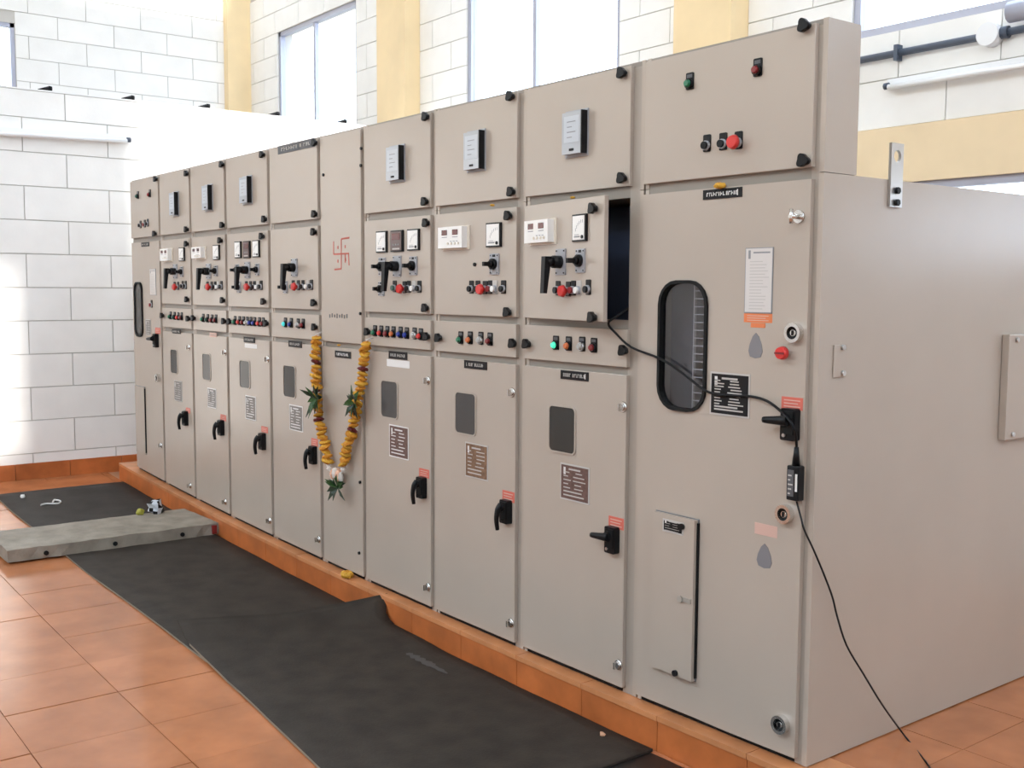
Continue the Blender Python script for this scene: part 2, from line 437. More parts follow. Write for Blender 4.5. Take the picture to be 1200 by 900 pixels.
window('window_10', YB, 'x', *DR, 'low bright ribbon window under the ochre band, sill raised for light', (0.25, 0.5, 0.75))
window('window_7', YB, 'x', *bwins[3], SILL, HEAD, 'high window beyond the near end of the row', (0.47,))
# wall at the other end, with the low sun's window and two added for fill light
sw = (-1.2, -0.47, 2.76, 4.25); lw = (-5.4, -1.2, 4.25, 7.1)  # lw is added to brighten the partition and side panel
hw = (0.50, 2.9, 3.2, 6.0)  # added to bring sky light onto the near side panel
b = MB()
for y0, y1, z0, z1 in ((YF, lw[0], -0.15, ZC), (lw[0], lw[1], -0.15, lw[2]), (lw[0], lw[1], lw[3], ZC), (sw[1], hw[0], -0.15, ZC), (hw[1], YB + 0.2, -0.15, ZC), (sw[0], sw[1], -0.15, sw[2]), (sw[0], sw[1], sw[3], ZC), (hw[0], hw[1], -0.15, hw[2]), (hw[0], hw[1], hw[3], ZC)):
    b.box(XR, XR + 0.2, y0, y1, z0, z1, 'plaster')
struct('wall_right', b, label='plain white wall at the camera end of the hall')
window('window_5', XR + 0.15, 'y', *sw, 'window the low sun shines through', ())
window('fill_window_9', XR + 0.15, 'y', *lw, 'wide tall window added in the camera end wall for fill light', (0.33, 0.67))
window('fill_window_6', XR + 0.15, 'y', *hw, 'tall high window added in the camera end wall to light the side panel', ())
# front side: piers and high parapet shape the light; added cream wall bounces it warm
b = MB(); b.box(XE - 0.2, XR + 0.2, YF - 0.2, YF, -0.15, 3.4, 'plaster'); b.box(XE - 0.2, XR + 0.2, YF - 0.2, YF, 7.25, ZC, 'plaster')
for k in range(5): xk = XE + (XR - XE) * k / 4; b.box(xk - 0.2, xk + 0.2, YF - 0.2, YF, 3.4, 7.25, 'plaster')
struct('wall_front', b, label='white parapet and piers behind the viewer, opening set for light')
b = MB(); b.box(-22, 16, -13.5, -12.5, -0.6, 8.0, 'bounce_cream'); struct('bounce_wall', b, label='unseen cream wall added to bounce warm light')  # out of view, added to warm the light on the doors
sk = (-10.6, 1.7, 1.1, 2.9)      # long unseen roof light, added to brighten the back wall
b = MB()
for x0, x1, y0, y1 in ((XE - 0.2, XR + 0.2, YF - 0.2, sk[2]), (XE - 0.2, XR + 0.2, sk[3], YB + 0.2), (XE - 0.2, sk[0], sk[2], sk[3]), (sk[1], XR + 0.2, sk[2], sk[3])): b.box(x0, x1, y0, y1, ZC, ZC + 0.15, 'ceiling_white')
struct('ceiling', b, label='plain white ceiling of the hall')
root = add('fill_rooflight', None, None, (sk[0], sk[2], ZC + 0.15), kind='structure', label='long glazed roof light added to brighten the back wall')
for k in range(8):
    xa = sk[0] + (sk[1] - sk[0]) * k / 8; xb = sk[0] + (sk[1] - sk[0]) * (k + 1) / 8
    put('pane', MB().box(xa + 0.03, xb - 0.03, sk[2], sk[3], ZC + 0.16, ZC + 0.165, 'window_glass'), root)
    put('mullion', MB().box(xa - 0.03, xa + 0.03, sk[2], sk[3], ZC + 0.15, ZC + 0.19, 'alu'), root)
b = MB(); b.box(-90, 90, -90, 90, -0.75, -0.55, 'ground'); struct('ground', b, label='bare ground outside the hall')

# ================================================================== CUBICLES
YD = -0.012          # door skins stand 12 mm proud of the frame line
ZT, ZM, ZK, ZS = 2.30, 1.845, 1.36, 1.193
SX = [-6.34, -5.70, -5.10, -4.50, -3.863, -3.23, -2.76, -2.115, -1.452, -0.77, 0.0]
DEPTH, UDEPTH = 1.55, 0.165
GAP = 0.014
class Panel:
    """a door or cover: its object and the plane of its outer face"""
    def __init__(s, obj, yl): s.o = obj; s.yl = yl; s.M = WM[obj]
    def at(s, px, py):                            # point of the outer face seen at a pixel, in the panel's own space
        p0 = np.array(s.M @ Vector((0, s.yl, 0))); n = np.array(s.M.to_3x3() @ Vector((0, -1, 0)))
        d = ray(px, py); t = (p0 - CAM) @ n / (d @ n)
        return s.M.inverted() @ Vector(CAM + t * d)
    def rect(s, x0, y0, x1, y1):
        cx, cy = (x0 + x1) / 2, (y0 + y1) / 2
        return s.at(x0, cy).x, s.at(x1, cy).x, s.at(cx, y1).z, s.at(cx, y0).z
    def item(s, name, mesh, px, py, label=None):
        p = s.at(px, py)
        return add(name, mesh, s.o, tuple(p), local=True, label=label)
    def rect_item(s, name, fn, r, label=None, *a):
        x0, x1, z0, z1 = s.rect(*r); m = MB(); fn(m, x1 - x0, z1 - z0, *a)
        return add(name, m.mesh(name), s.o, ((x0 + x1) / 2, s.yl, z0), local=True, label=label)
def door(name, root, x0, x1, zb, zt, hinge=None, rotz=0.0, hole=None, label=None):
    """zb: function of X or number. Local origin at the hinge side (left) on the frame line."""
    fb = zb if callable(zb) else (lambda X: zb)
    m = MB(); X0 = x0
    if hole is None:
        m.hexa([(0, YD, fb(x0)), (x1 - x0, YD, fb(x1)), (x1 - x0, 0.007, fb(x1)), (0, 0.007, fb(x0))], [(0, YD, zt), (x1 - x0, YD, zt), (x1 - x0, 0.007, zt), (0, 0.007, zt)], 'paint')
    else:
        hx0, hx1, hz0, hz1, r = hole; inner = rrect(hx0 - X0, hx1 - X0, hz0, hz1, r, 5); k = len(inner)
        # outer loop with as many points as the inner one, corners included
        ox0, ox1 = 0.0, x1 - x0; q = k // 4; outer = []
        cs = [((ox1, fb(x1) + (zt - fb(x1)) * .6), (ox1, zt), (ox0 + (ox1 - ox0) * .6, zt)), ((ox0 + (ox1 - ox0) * .4, zt), (ox0, zt), (ox0, fb(x0) + (zt - fb(x0)) * .6)),
              ((ox0, fb(x0) + (zt - fb(x0)) * .4), (ox0, fb(x0)), (ox0 + (ox1 - ox0) * .4, fb((x0 + x1) / 2))), ((ox0 + (ox1 - ox0) * .6, fb((x0 + x1) / 2)), (ox1, fb(x1)), (ox1, fb(x1) + (zt - fb(x1)) * .4))]
        for A, Cn, B in cs:
            h = q // 2
            for i in range(h): t = i / h; outer.append((A[0] + (Cn[0] - A[0]) * t, A[1] + (Cn[1] - A[1]) * t))
            for i in range(q - h): t = i / max(1, q - h - 1); outer.append((Cn[0] + (B[0] - Cn[0]) * t, Cn[1] + (B[1] - Cn[1]) * t))
        m.ring(outer, inner, YD, 0.007, 'paint')
    o = add(name, m.mesh(name), root, (x0, 0, 0), rotz=rotz, bevel=0.0025 if hole is None else 0, label=label)
    return Panel(o, YD)
def cubicle(i, label, rm=0.022, split=True, tall=False, wide_end=False, hollow_ctl=False):
    x0, x1 = SX[i] + 0.006, SX[i + 1] - 0.004
    root = add('switchgear_cubicle', None, None, ((x0 + x1) / 2, DEPTH / 2, sag((x0 + x1) / 2)), label=label, cat='cubicle', group='row of switchgear cubicles')
    b = MB(); t = 0.018
    def slab(a, c, y0, y1, z0, z1, mm='paint'): b.box(a, c, y0, y1, z0, z1, mm)
    def foot(a, c, y0, y1, z1, zo=0.002, mm='paint'):
        b.hexa([(a, y0, sag(a) + zo), (c, y0, sag(c) + zo), (c, y1, sag(c) + zo), (a, y1, sag(a) + zo)], [(a, y0, z1), (c, y0, z1), (c, y1, z1), (a, y1, z1)], mm)
    foot(x0, x0 + t, 0.004, DEPTH, ZM); foot(x1 - t, x1, 0.004, DEPTH, ZM); foot(x0 + t, x1 - t, DEPTH - t, DEPTH, ZM)
    slab(x0 + t, x1 - t, 0.03, DEPTH - t, ZM - t, ZM)
    slab(x0, x0 + t, 0.004, UDEPTH, ZM + 0.002, ZT); slab(x1 - t, x1, 0.004, UDEPTH, ZM + 0.002, ZT); slab(x0 + t, x1 - t, 0.03, UDEPTH, ZT - t, ZT); slab(x0 + t, x1 - t, UDEPTH - t, UDEPTH, ZM, ZT - t)
    # front frame: closing stile and rails
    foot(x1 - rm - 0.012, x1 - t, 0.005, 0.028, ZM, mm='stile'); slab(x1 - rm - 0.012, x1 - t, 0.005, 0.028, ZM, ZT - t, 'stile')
    rails = [ZT - 0.02, ZM] + ([ZK, ZS] if split and not tall else []) + ([ZS] if tall else [])
    if tall: rails.remove(ZM)
    for z in rails: slab(x0 + t, x1 - t, 0.006, 0.030, z - 0.022, z + 0.019, 'recess_shade_grey')
    b.hexa([(x0 + t, 0.006, sag(x0) + 0.002), (x1 - t, 0.006, sag(x1) + 0.002), (x1 - t, 0.03, sag(x1) + 0.002), (x0 + t, 0.03, sag(x0) + 0.002)],
           [(x0 + t, 0.006, sag(x0) + 0.05), (x1 - t, 0.006, sag(x1) + 0.05), (x1 - t, 0.03, sag(x1) + 0.05), (x0 + t, 0.03, sag(x0) + 0.05)], 'rubber_shade_black')  # bottom strip blackened to draw the shadow line under the doors
    body = put('body', b, root)
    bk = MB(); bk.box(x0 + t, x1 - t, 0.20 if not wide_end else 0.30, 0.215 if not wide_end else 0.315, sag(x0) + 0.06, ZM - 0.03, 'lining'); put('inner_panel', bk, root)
    dx0, dx1 = x0 + 0.004, x1 - rm
    P = {}
    bot = lambda X: sag(X) + 0.022
    if tall:
        P['up'] = door('tall_door', root, dx0, dx1, ZS + GAP, ZT - 0.012)
        P['low'] = door('lower_door', root, dx0, dx1, bot, ZS - GAP)
    elif split:
        P['up'] = door('upper_door', root, dx0, dx1, ZM + GAP + 0.004, ZT - 0.012)
        P['ctl'] = door('control_door', root, dx0, dx1 - (0.012 if hollow_ctl else 0), ZK + GAP, ZM - GAP - 0.004, rotz=math.radians(-9.6) if hollow_ctl else 0.0, label='control door standing ajar' if hollow_ctl else None)
        P['lamp'] = door('lamp_panel', root, dx0, dx1, ZS + GAP, ZK - GAP)
        P['low'] = door('breaker_door', root, dx0, dx1, bot, ZS - GAP)
    return root, P, (dx0, dx1, bot)

# ---- shared fittings (all built facing -y, origin on the panel face)
def knob_mesh():
    m = MB(); m.cyl((0, 0, 0), (0, -0.008, 0), 0.012, 'black', seg=14)
    pl = []
    for k in range(24):
        a = 2 * math.pi * k / 24; r = 0.0185 + 0.0035 * math.cos(3 * a + 0.6); pl.append((r * math.cos(a), r * math.sin(a)))
    m.prism(pl, -0.026, -0.008, 'black', sm=True); return m.mesh('door_knob')
KNOB = knob_mesh()
LAMPS = {}
def lamp_mesh(c, big=False):
    if (c, big) not in LAMPS:
        m = MB(); m.prism(rrect(-0.017, 0.017, -0.020, 0.036, 0.004, 2), -0.004, 0, 'black')
        m.box(-0.012, 0.012, -0.005, -0.004, 0.019, 0.030, 'label_grey')
        m.cyl((0, 0, -0.001), (0, -0.014, -0.001), 0.0165, 'steel' if c in ('clear_lens',) else 'black', seg=14)
        m.cyl((0, -0.012, -0.001), (0, -0.024, -0.001), 0.0145, c, r1=0.009, seg=14)
        LAMPS[(c, big)] = m.mesh('indicator_lamp')
    return LAMPS[(c, big)]
BTN = {}
def button_mesh(c):
    if c not in BTN:
        m = MB(); m.prism(rrect(-0.016, 0.016, -0.022, 0.034, 0.004, 2), -0.004, 0, 'black' if c != 'white_plastic' else 'print_light')
        m.cyl((0, 0, -0.002), (0, -0.012, -0.002), 0.016, 'grey_plastic', seg=14)
        if c == 'red':
            m.cyl((0, -0.012, -0.002), (0, -0.028, -0.002), 0.011, 'red', seg=14); m.cyl((0, -0.026, -0.002), (0, -0.040, -0.002), 0.024, 'red', r1=0.019, seg=16)
        else: m.cyl((0, -0.012, -0.002), (0, -0.021, -0.002), 0.0125, c, seg=14)
        BTN[c] = m.mesh('push_button')
    return BTN[c]
def selector_mesh(small=False):
    m = MB(); k = 0.8 if small else 1.0
    m.prism(rrect(-0.032 * k, 0.032 * k, -0.044 * k, 0.044 * k, 0.004, 2), -0.006, 0, 'grey_plastic')
    for x in (-0.024, 0.024):
        for z in (-0.036, 0.036): m.cyl((x * k, -0.006, z * k), (x * k, -0.008, z * k), 0.003, 'black', seg=6)
    m.cyl((0, -0.006, 0), (0, -0.020, 0), 0.023 * k, 'black', seg=16); m.cyl((0, -0.020, 0), (0, -0.032, 0), 0.017 * k, 'black', r1=0.013 * k, seg=14)
    m.box(-0.007, 0.007, -0.062 * k, -0.026, -0.009, 0.009, 'black')
    m.box(-0.010, 0.010, -0.0064, -0.006, 0.030 * k, 0.040 * k, 'black')
    return m.mesh('selector_switch')
SEL, SELS = selector_mesh(), selector_mesh(True)
def rotary_mesh():
    m = MB(); m.prism(rrect(-0.036, 0.036, -0.050, 0.050, 0.005, 2), -0.006, 0, 'grey_plastic')
    for x in (-0.028, 0.028):
        for z in (-0.042, 0.042): m.cyl((x, -0.006, z), (x, -0.009, z), 0.003, 'black', seg=6)
    m.cyl((0, -0.006, 0), (0, -0.040, 0), 0.024, 'black', seg=16); m.cyl((0, -0.036, 0), (0, -0.066, 0), 0.019, 'black', r1=0.017, seg=14)
    m.hexa([(-0.013, -0.086, -0.120), (0.013, -0.086, -0.120), (0.013, -0.070, -0.120), (-0.013, -0.070, -0.120)], [(-0.015, -0.080, 0.020), (0.015, -0.080, 0.020), (0.015, -0.052, 0.020), (-0.015, -0.052, 0.020)], 'black')
    return m.mesh('rotary_handle')
ROT = rotary_mesh()
def lock_mesh():
    m = MB(); m.cyl((0, 0, 0), (0, -0.006, 0), 0.021, 'chrome', r1=0.018, seg=18); m.cyl((0, -0.006, 0), (0, -0.012, 0), 0.013, 'chrome', seg=14)
    m.box(-0.003, 0.003, -0.026, -0.010, -0.013, 0.013, 'chrome'); return m.mesh('quarter_turn_lock')
LOCK = lock_mesh()
def ring_lock_mesh():
    m = MB(); c = [(0.030 * math.cos(a), 0.030 * math.sin(a)) for a in [2 * math.pi * k / 24 for k in range(24)]]; d = [(x * .66, z * .66) for x, z in c]
    m.ring(c, d, -0.022, 0, 'chrome'); m.cyl((0, 0, 0), (0, -0.006, 0), 0.021, 'black', seg=20); m.cyl((0, -0.004, 0), (0, -0.018, 0), 0.010, 'chrome', seg=12); m.box(-0.003, 0.003, -0.021, -0.016, -0.008, 0.008, 'black')
    return m.mesh('ring_lock')
RLOCK = ring_lock_mesh()
def handle_mesh(turned):
    m = MB(); m.prism(rrect(-0.028, 0.028, -0.050, 0.050, 0.006, 2), -0.026, 0, 'black'); m.box(-0.022, 0.022, -0.030, -0.026, -0.030, 0.042, 'rubber_shade_black')
    m.cyl((-0.004, -0.024, 0.018), (-0.004, -0.040, 0.018), 0.016, 'black', seg=12)
    if turned:
        m.tube([(0.010, -0.040, 0.014), (-0.03, -0.046, 0.012), (-0.075, -0.050, 0.010)], 0.012, 'black', seg=8, rr=(0.017, 0.010))
    else:
        m.tube([(-0.004, -0.036, 0.030), (-0.006, -0.050, 0.012), (-0.008, -0.056, -0.03), (-0.008, -0.050, -0.075)], 0.012, 'black', seg=8, rr=(0.015, 0.009))
    m.cyl((-0.012, -0.026, -0.034), (-0.012, -0.031, -0.034), 0.006, 'steel' if turned else 'black', seg=8)
    return m.mesh('door_handle')
HD, HT = handle_mesh(False), handle_mesh(True)
# rectangles sized from the photograph; origin at the bottom centre of the rectangle
def f_window(m, w_, h_):
    o = rrect(-w_ / 2 - 0.006, w_ / 2 + 0.006, -0.006, h_ + 0.006, 0.022, 4); i = rrect(-w_ / 2, w_ / 2, 0, h_, 0.018, 4)
    m.ring(o, i, -0.005, 0.0, 'paint'); m.prism(i, -0.002, 0.0, 'dark_glass')
def f_window_pale(m, w_, h_):
    o = rrect(-w_ / 2 - 0.006, w_ / 2 + 0.006, -0.006, h_ + 0.006, 0.022, 4); i = rrect(-w_ / 2, w_ / 2, 0, h_, 0.018, 4)
    m.ring(o, i, -0.005, 0.0, 'paint'); m.prism(i, -0.002, 0.0, 'pane_grey')
def f_meterbox(m, w_, h_):                        # clear covered instrument standing proud of the upper doors
    m.box(-w_ / 2, w_ / 2, -0.006, 0, 0, h_, 'grey_plastic'); m.box(-w_ / 2 + 0.008, w_ / 2 - 0.008, -0.030, -0.006, 0.01, h_ - 0.01, 'clear_cover')
    m.box(w_ / 2 - 0.008, w_ / 2 - 0.002, -0.034, -0.006, 0.008, h_ - 0.008, 'black')
    m.box(-w_ / 2 + 0.02, w_ / 2 - 0.02, -0.031, -0.030, h_ * 0.30, h_ * 0.86, 'meter_face')
    for k in range(4): m.box(-w_ * 0.2, w_ * (0.02 + 0.16 * (k % 2)), -0.0315, -0.031, h_ * (0.40 + 0.11 * k), h_ * (0.42 + 0.11 * k), 'face_print')
    m.box(-w_ * 0.1, w_ * 0.1, -0.032, -0.030, h_ * 0.12, h_ * 0.17, 'black')
def f_meter(m, w_, h_, face='white_plastic'):
    m.box(-w_ / 2, w_ / 2, -0.010, 0, 0, h_, 'black'); m.box(-w_ / 2 + 0.006, w_ / 2 - 0.008, -0.012, -0.010, 0.006, h_ - 0.006, face)
    if face == 'white_plastic':
        for k in range(9):
            a = math.radians(150 - k * 12); r = h_ * 0.62; x, z = r * math.cos(a) * 0.9 + w_ * 0.30, h_ * 0.12 + r * math.sin(a)
            if abs(x) < w_ * 0.4: m.box(x - 0.001, x + 0.001, -0.0125, -0.012, z - 0.006, z + 0.006, 'face_print')
        m.box(-w_ * 0.30, w_ * 0.12, -0.0125, -0.012, h_ * 0.15, h_ * 0.20, 'face_print'); m.box(-w_ * 0.28, w_ * 0.05, -0.0125, -0.012, h_ * 0.24, h_ * 0.26, 'face_print')
        m.cyl((w_ * 0.30, -0.012, h_ * 0.16), (w_ * 0.30, -0.016, h_ * 0.16), w_ * 0.07, 'black', seg=8)
    else:
        m.box(-w_ * 0.32, w_ * 0.32, -0.013, -0.012, h_ * 0.55, h_ * 0.86, 'display_red'); m.box(-w_ * 0.3, w_ * 0.3, -0.013, -0.012, h_ * 0.10, h_ * 0.17, 'print_light')
        for k in range(3): m.box(-w_ * 0.25 + k * w_ * 0.2, -w_ * 0.15 + k * w_ * 0.2, -0.014, -0.012, h_ * 0.30, h_ * 0.37, 'face_print')
def f_relay(m, w_, h_):
    m.box(-w_ / 2, w_ / 2, -0.006, 0, 0, h_, 'cream_plastic'); m.box(-w_ / 2 + 0.004, w_ / 2 - 0.016, -0.034, -0.006, 0.008, h_ - 0.004, 'white_plastic')
    for c in (-0.20, 0.20):
        x = c * w_ - 0.006; m.box(x - w_ * 0.10, x + w_ * 0.10, -0.0355, -0.034, h_ * 0.62, h_ * 0.84, 'display_red')
        m.box(x - w_ * 0.10, x + w_ * 0.10, -0.0345, -0.034, h_ * 0.52, h_ * 0.55, 'face_print')
    for k in range(4): m.cyl((-0.02 + k * w_ * 0.13, -0.034, h_ * 0.26), (-0.02 + k * w_ * 0.13, -0.037, h_ * 0.26), w_ * 0.028, 'cream_plastic', seg=8)
    for k in range(3): m.box(w_ * (-0.02 + 0.11 * k), w_ * (0.05 + 0.11 * k), -0.0345, -0.034, h_ * 0.34, h_ * 0.37, 'face_print')
def f_label(m, w_, h_, one=False, light='print_light', base='plate_black'):
    m.box(-w_ / 2, w_ / 2, -0.003, 0, 0, h_, base)
    rnd = random.Random(int(w_ * 1e5)); x = -w_ * 0.40; z0, z1 = h_ * 0.30, h_ * 0.70
    while x < w_ * 0.36:                            # engraved letters too worn and small to read
        q = w_ * rnd.choice((0.03, 0.045, 0.05)); m.box(x, x + q * 0.4, -0.0036, -0.003, z0, z1, light); m.box(x, x + q, -0.0036, -0.003, z0 if rnd.random() < .5 else z1 - h_ * .12, z0 + h_ * .12 if rnd.random() < .5 else z1, light)
        x += q + w_ * (0.02 if rnd.random() < .8 else 0.07)
    if one: m.box(w_ * 0.38, w_ * 0.405, -0.0036, -0.003, h_ * 0.22, h_ * 0.80, 'print_white')
def f_plate(m, w_, h_, base='plate_brown', light='print_light', rows=7):
    m.box(-w_ / 2, w_ / 2, -0.002, 0, 0, h_, light); e = 0.006
    m.box(-w_ / 2 + e, w_ / 2 - e, -0.0028, -0.002, e, h_ - e, base)
    rnd = random.Random(int(h_ * 1e5))
    for k in range(rows):
        z = h_ * (0.12 + 0.74 * k / rows); t = h_ * 0.028
        if k in (0, 1): m.box(-w_ * 0.38, w_ * rnd.uniform(0.2, 0.36), -0.0032, -0.0028, z, z + t * 1.3, light)
        else:
            m.box(-w_ * 0.38, -w_ * rnd.uniform(0.12, 0.25), -0.0032, -0.0028, z, z + t, light); m.box(w_ * rnd.uniform(-0.05, 0.05), w_ * rnd.uniform(0.22, 0.38), -0.0032, -0.0028, z, z + t, light)
    m.box(-w_ * 0.38, -w_ * 0.31, -0.0032, -0.0028, h_ * 0.70, h_ * 0.90, 'print_white')
    m.box(-w_ * 0.2, w_ * 0.2, -0.0032, -0.0028, h_ * 0.84, h_ * 0.885, light)
def f_sticker(m, w_, h_, c='sticker_red'):
    m.box(-w_ / 2, w_ / 2, -0.0012, 0, 0, h_, c)
    for k in range(3): m.box(-w_ * 0.38, w_ * (0.38 - 0.1 * (k % 2)), -0.0016, -0.0012, h_ * (0.2 + 0.25 * k), h_ * (0.28 + 0.25 * k), 'sticker_pale')
def f_plain(m, w_, h_, c='sticker_grey', t=0.0012): m.prism(rrect(-w_ / 2, w_ / 2, 0, h_, min(w_, h_) * 0.12, 2), -t, 0, c)
def f_pear(m, w_, h_, c='sticker_grey'):
    pl = [(0.0, h_), (-w_ * 0.22, h_ * 0.86), (-w_ * 0.42, h_ * 0.55), (-w_ * 0.5, h_ * 0.28), (-w_ * 0.38, h_ * 0.06), (0, 0), (w_ * 0.38, h_ * 0.06), (w_ * 0.5, h_ * 0.28), (w_ * 0.42, h_ * 0.55), (w_ * 0.22, h_ * 0.86)]
    m.prism(list(reversed(pl)), -0.0015, 0, c)
def f_notice(m, w_, h_):
    m.box(-w_ / 2, w_ / 2, -0.003, 0, 0, h_, 'face_print'); m.box(-w_ / 2 + 0.003, w_ / 2 - 0.003, -0.0036, -0.003, 0.003, h_ - 0.003, 'paper')
    m.box(-w_ * 0.38, -w_ * 0.30, -0.0041, -0.0036, h_ * 0.83, h_ * 0.96, 'face_print'); m.box(-w_ * 0.2, w_ * 0.4, -0.0041, -0.0036, h_ * 0.91, h_ * 0.935, 'face_print')
    rnd = random.Random(3)
    for k in range(16): m.box(-w_ * 0.32, w_ * rnd.uniform(0.1, 0.38), -0.0039, -0.0036, h_ * (0.06 + 0.048 * k), h_ * (0.072 + 0.048 * k), 'print_light')

RD = random.Random(5)
def knobs(P, pts):
    for x, y in pts: P.item('door_knob', KNOB, x, y)
def lamps(P, pts):
    for x, y, c in pts: P.item('indicator_lamp', lamp_mesh(c), x, y, label={'green': 'green indicator lamp', 'green_lit': 'lit green indicator lamp', 'blue': 'blue indicator lamp', 'orange': 'orange indicator lamp', 'teal_lit': 'lit teal indicator lamp'}.get(c, 'indicator lamp'))
def buttons(P, pts):
    for x, y, c in pts: P.item('push_button', button_mesh(c), x, y, label='red mushroom push button' if c == 'red' else 'push button')

# ---- cubicle 1 (far end)
r1, p1, e1 = cubicle(0, 'farthest narrow-looking cubicle beside the block partition with a tall slot window', split=False, wide_end=True)
u = door('upper_door', r1, e1[0], e1[1], ZM + GAP + 0.004, ZT - 0.012)
knobs(u, [(184.2, 210), (183, 274)])
lamps(u, [(162, 230, 'green_dark'), (176, 228, 'red_dark')]); buttons(u, [(165, 264, 'black'), (170, 263, 'red_dark'), (173.5, 262, 'black')])
l = door('lower_door', r1, e1[0], e1[1], e1[2], ZM - GAP - 0.004)
l.rect_item('name_label', f_label, (166, 284, 175, 289), None, False)
def f_tallwin(m, w_, h_):
    o = rrect(-w_ / 2 - 0.016, w_ / 2 + 0.016, -0.016, h_ + 0.016, w_ * 0.4, 5); i = rrect(-w_ / 2, w_ / 2, 0, h_, w_ * 0.36, 5)
    m.ring(o, i, -0.012, 0, 'rubber_shade_black'); m.prism(i, -0.004, 0, 'pane_grey')
l.rect_item('inspection_window', f_tallwin, (159.5, 333, 167, 392), 'tall rounded slot window with black rubber rim')
l.rect_item('rating_plate', f_plate, (171, 374, 177, 393), None, 'plate_grey')
l.rect_item('warning_sticker', f_sticker, (182, 384, 188, 391)); l.item('door_handle', HT, 184.5, 399)
l.item('quarter_turn_lock', RLOCK, 186.5, 443); l.item('quarter_turn_lock', LOCK, 189, 522)
l.item('push_button', button_mesh('red_dark'), 178, 357)
l.rect_item('paper_notice', f_notice, (176, 315, 183, 346))
def f_flap(m, w_, h_, th=0.022):
    m.box(-w_ / 2 - 0.003, w_ / 2 + 0.004, -0.004, 0, -0.003, h_ + 0.003, 'inner_grey'); m.box(-w_ / 2, w_ / 2, -th, -0.004, 0, h_, 'paint'); m.box(w_ / 2 - 0.003, w_ / 2 + 0.006, -0.009, 0, 0.01, h_ - 0.01, 'rubber_shade_black')  # grey backing rim draws a thin shade line around the flap
fl = l.rect_item('cover_flap', f_flap, (160.5, 453, 171, 530), 'small hinged cover flap', 0.010)

# ---- cubicles 2..4, far feeders
_, p2, _ = cubicle(1, 'far feeder cubicle with a two-display relay, next to the slot-window cubicle')
knobs(p2['up'], [(220.5, 203.5), (220.5, 269)]); p2['up'].rect_item('meter_box', f_meterbox, (202.5, 224.5, 210, 254), 'clear covered meter box')
knobs(p2['ctl'], [(220.5, 286), (221, 351)]); p2['ctl'].rect_item('protection_relay', f_relay, (192.5, 291, 203, 307)); p2['ctl'].rect_item('panel_meter', f_meter, (211, 290, 217, 306))
p2['ctl'].item('rotary_handle', ROT, 206, 318); p2['ctl'].item('selector_switch', SELS, 213.5, 318.5)
buttons(p2['ctl'], [(205, 336, 'green_dark'), (209, 336, 'red'), (214.5, 335, 'black'), (218, 335, 'black')])
knobs(p2['lamp'], [(192, 370), (222.5, 373.5)]); lamps(p2['lamp'], [(200.4, 371, 'green'), (205, 371.5, 'green_dark'), (209.4, 372, 'red'), (213.4, 372, 'red_dark')])
P = p2['low']; P.rect_item('name_label', f_label, (202, 386, 212, 391)); P.rect_item('inspection_window', f_window, (200.5, 410, 208, 437)); P.rect_item('rating_plate', f_plate, (204.5, 446, 213.5, 470), None, 'plate_grey')
P.rect_item('warning_sticker', f_sticker, (218, 478, 223, 484)); P.item('door_handle', HD, 219, 490); P.item('quarter_turn_lock', LOCK, 222, 407); P.item('quarter_turn_lock', LOCK, 223.5, 569)

_, p3, _ = cubicle(2, 'far feeder cubicle with a two-display relay, beside the three-meter cubicle')
knobs(p3['up'], [(262, 193), (262.5, 264)]); p3['up'].rect_item('meter_box', f_meterbox, (241, 216, 249.6, 248), 'clear covered meter box')
knobs(p3['ctl'], [(260, 282), (263, 352)]); p3['ctl'].rect_item('protection_relay', f_relay, (229.5, 289, 242, 304)); p3['ctl'].rect_item('panel_meter', f_meter, (251, 287, 258, 304.5))
p3['ctl'].item('rotary_handle', ROT, 245, 318); p3['ctl'].item('selector_switch', SELS, 253.5, 317.5)
buttons(p3['ctl'], [(243.5, 336, 'green_dark'), (248.5, 336, 'red'), (252.5, 336, 'black'), (256, 336, 'white_plastic'), (260, 335.5, 'black')])
knobs(p3['lamp'], [(228.5, 373), (264.5, 376.5)]); lamps(p3['lamp'], [(238.6, 374, 'green'), (244, 374.5, 'green_dark'), (249, 375, 'red_dark'), (253.6, 375, 'red_dark')])
P = p3['low']; P.rect_item('name_label', f_label, (246, 390, 254, 395), None, False, 'print_light', 'sticker_pale'); P.rect_item('inspection_window', f_window_pale, (238, 415, 247, 445)); P.rect_item('rating_plate', f_plate, (243.5, 455, 253.5, 478), None, 'plate_grey', 'print_white')
P.rect_item('warning_sticker', f_sticker, (258.5, 486, 265, 493)); P.item('door_handle', HD, 261, 501); P.item('quarter_turn_lock', LOCK, 264, 413); P.item('quarter_turn_lock', LOCK, 264.5, 588)

_, p4, _ = cubicle(3, 'far feeder cubicle with three meters and a strip of eight lamps')
knobs(p4['up'], [(309.5, 181.5), (312, 257)]); p4['up'].rect_item('meter_box', f_meterbox, (285, 206, 296, 240), 'clear covered meter box')
knobs(p4['ctl'], [(309, 277), (311, 353.5)])
for r_, fc in (((276.5, 283, 283.5, 302.5), 'white_plastic'), ((286.5, 282.5, 294, 302.5), 'brown_face'), ((297.5, 281.5, 305, 301.5), 'white_plastic')): p4['ctl'].rect_item('panel_meter', f_meter, r_, 'dark digital meter' if fc == 'brown_face' else None, fc)
p4['ctl'].item('selector_switch', SELS, 278.5, 316.5); p4['ctl'].item('rotary_handle', ROT, 290.5, 316.5); p4['ctl'].item('selector_switch', SELS, 302, 316)
p4['ctl'].item('selector_switch', SELS, 280.5, 336.5)
buttons(p4['ctl'], [(289, 336, 'green_dark'), (294, 336, 'red'), (298.5, 336, 'black'), (302.5, 336, 'white_plastic'), (306.5, 335.5, 'black')])
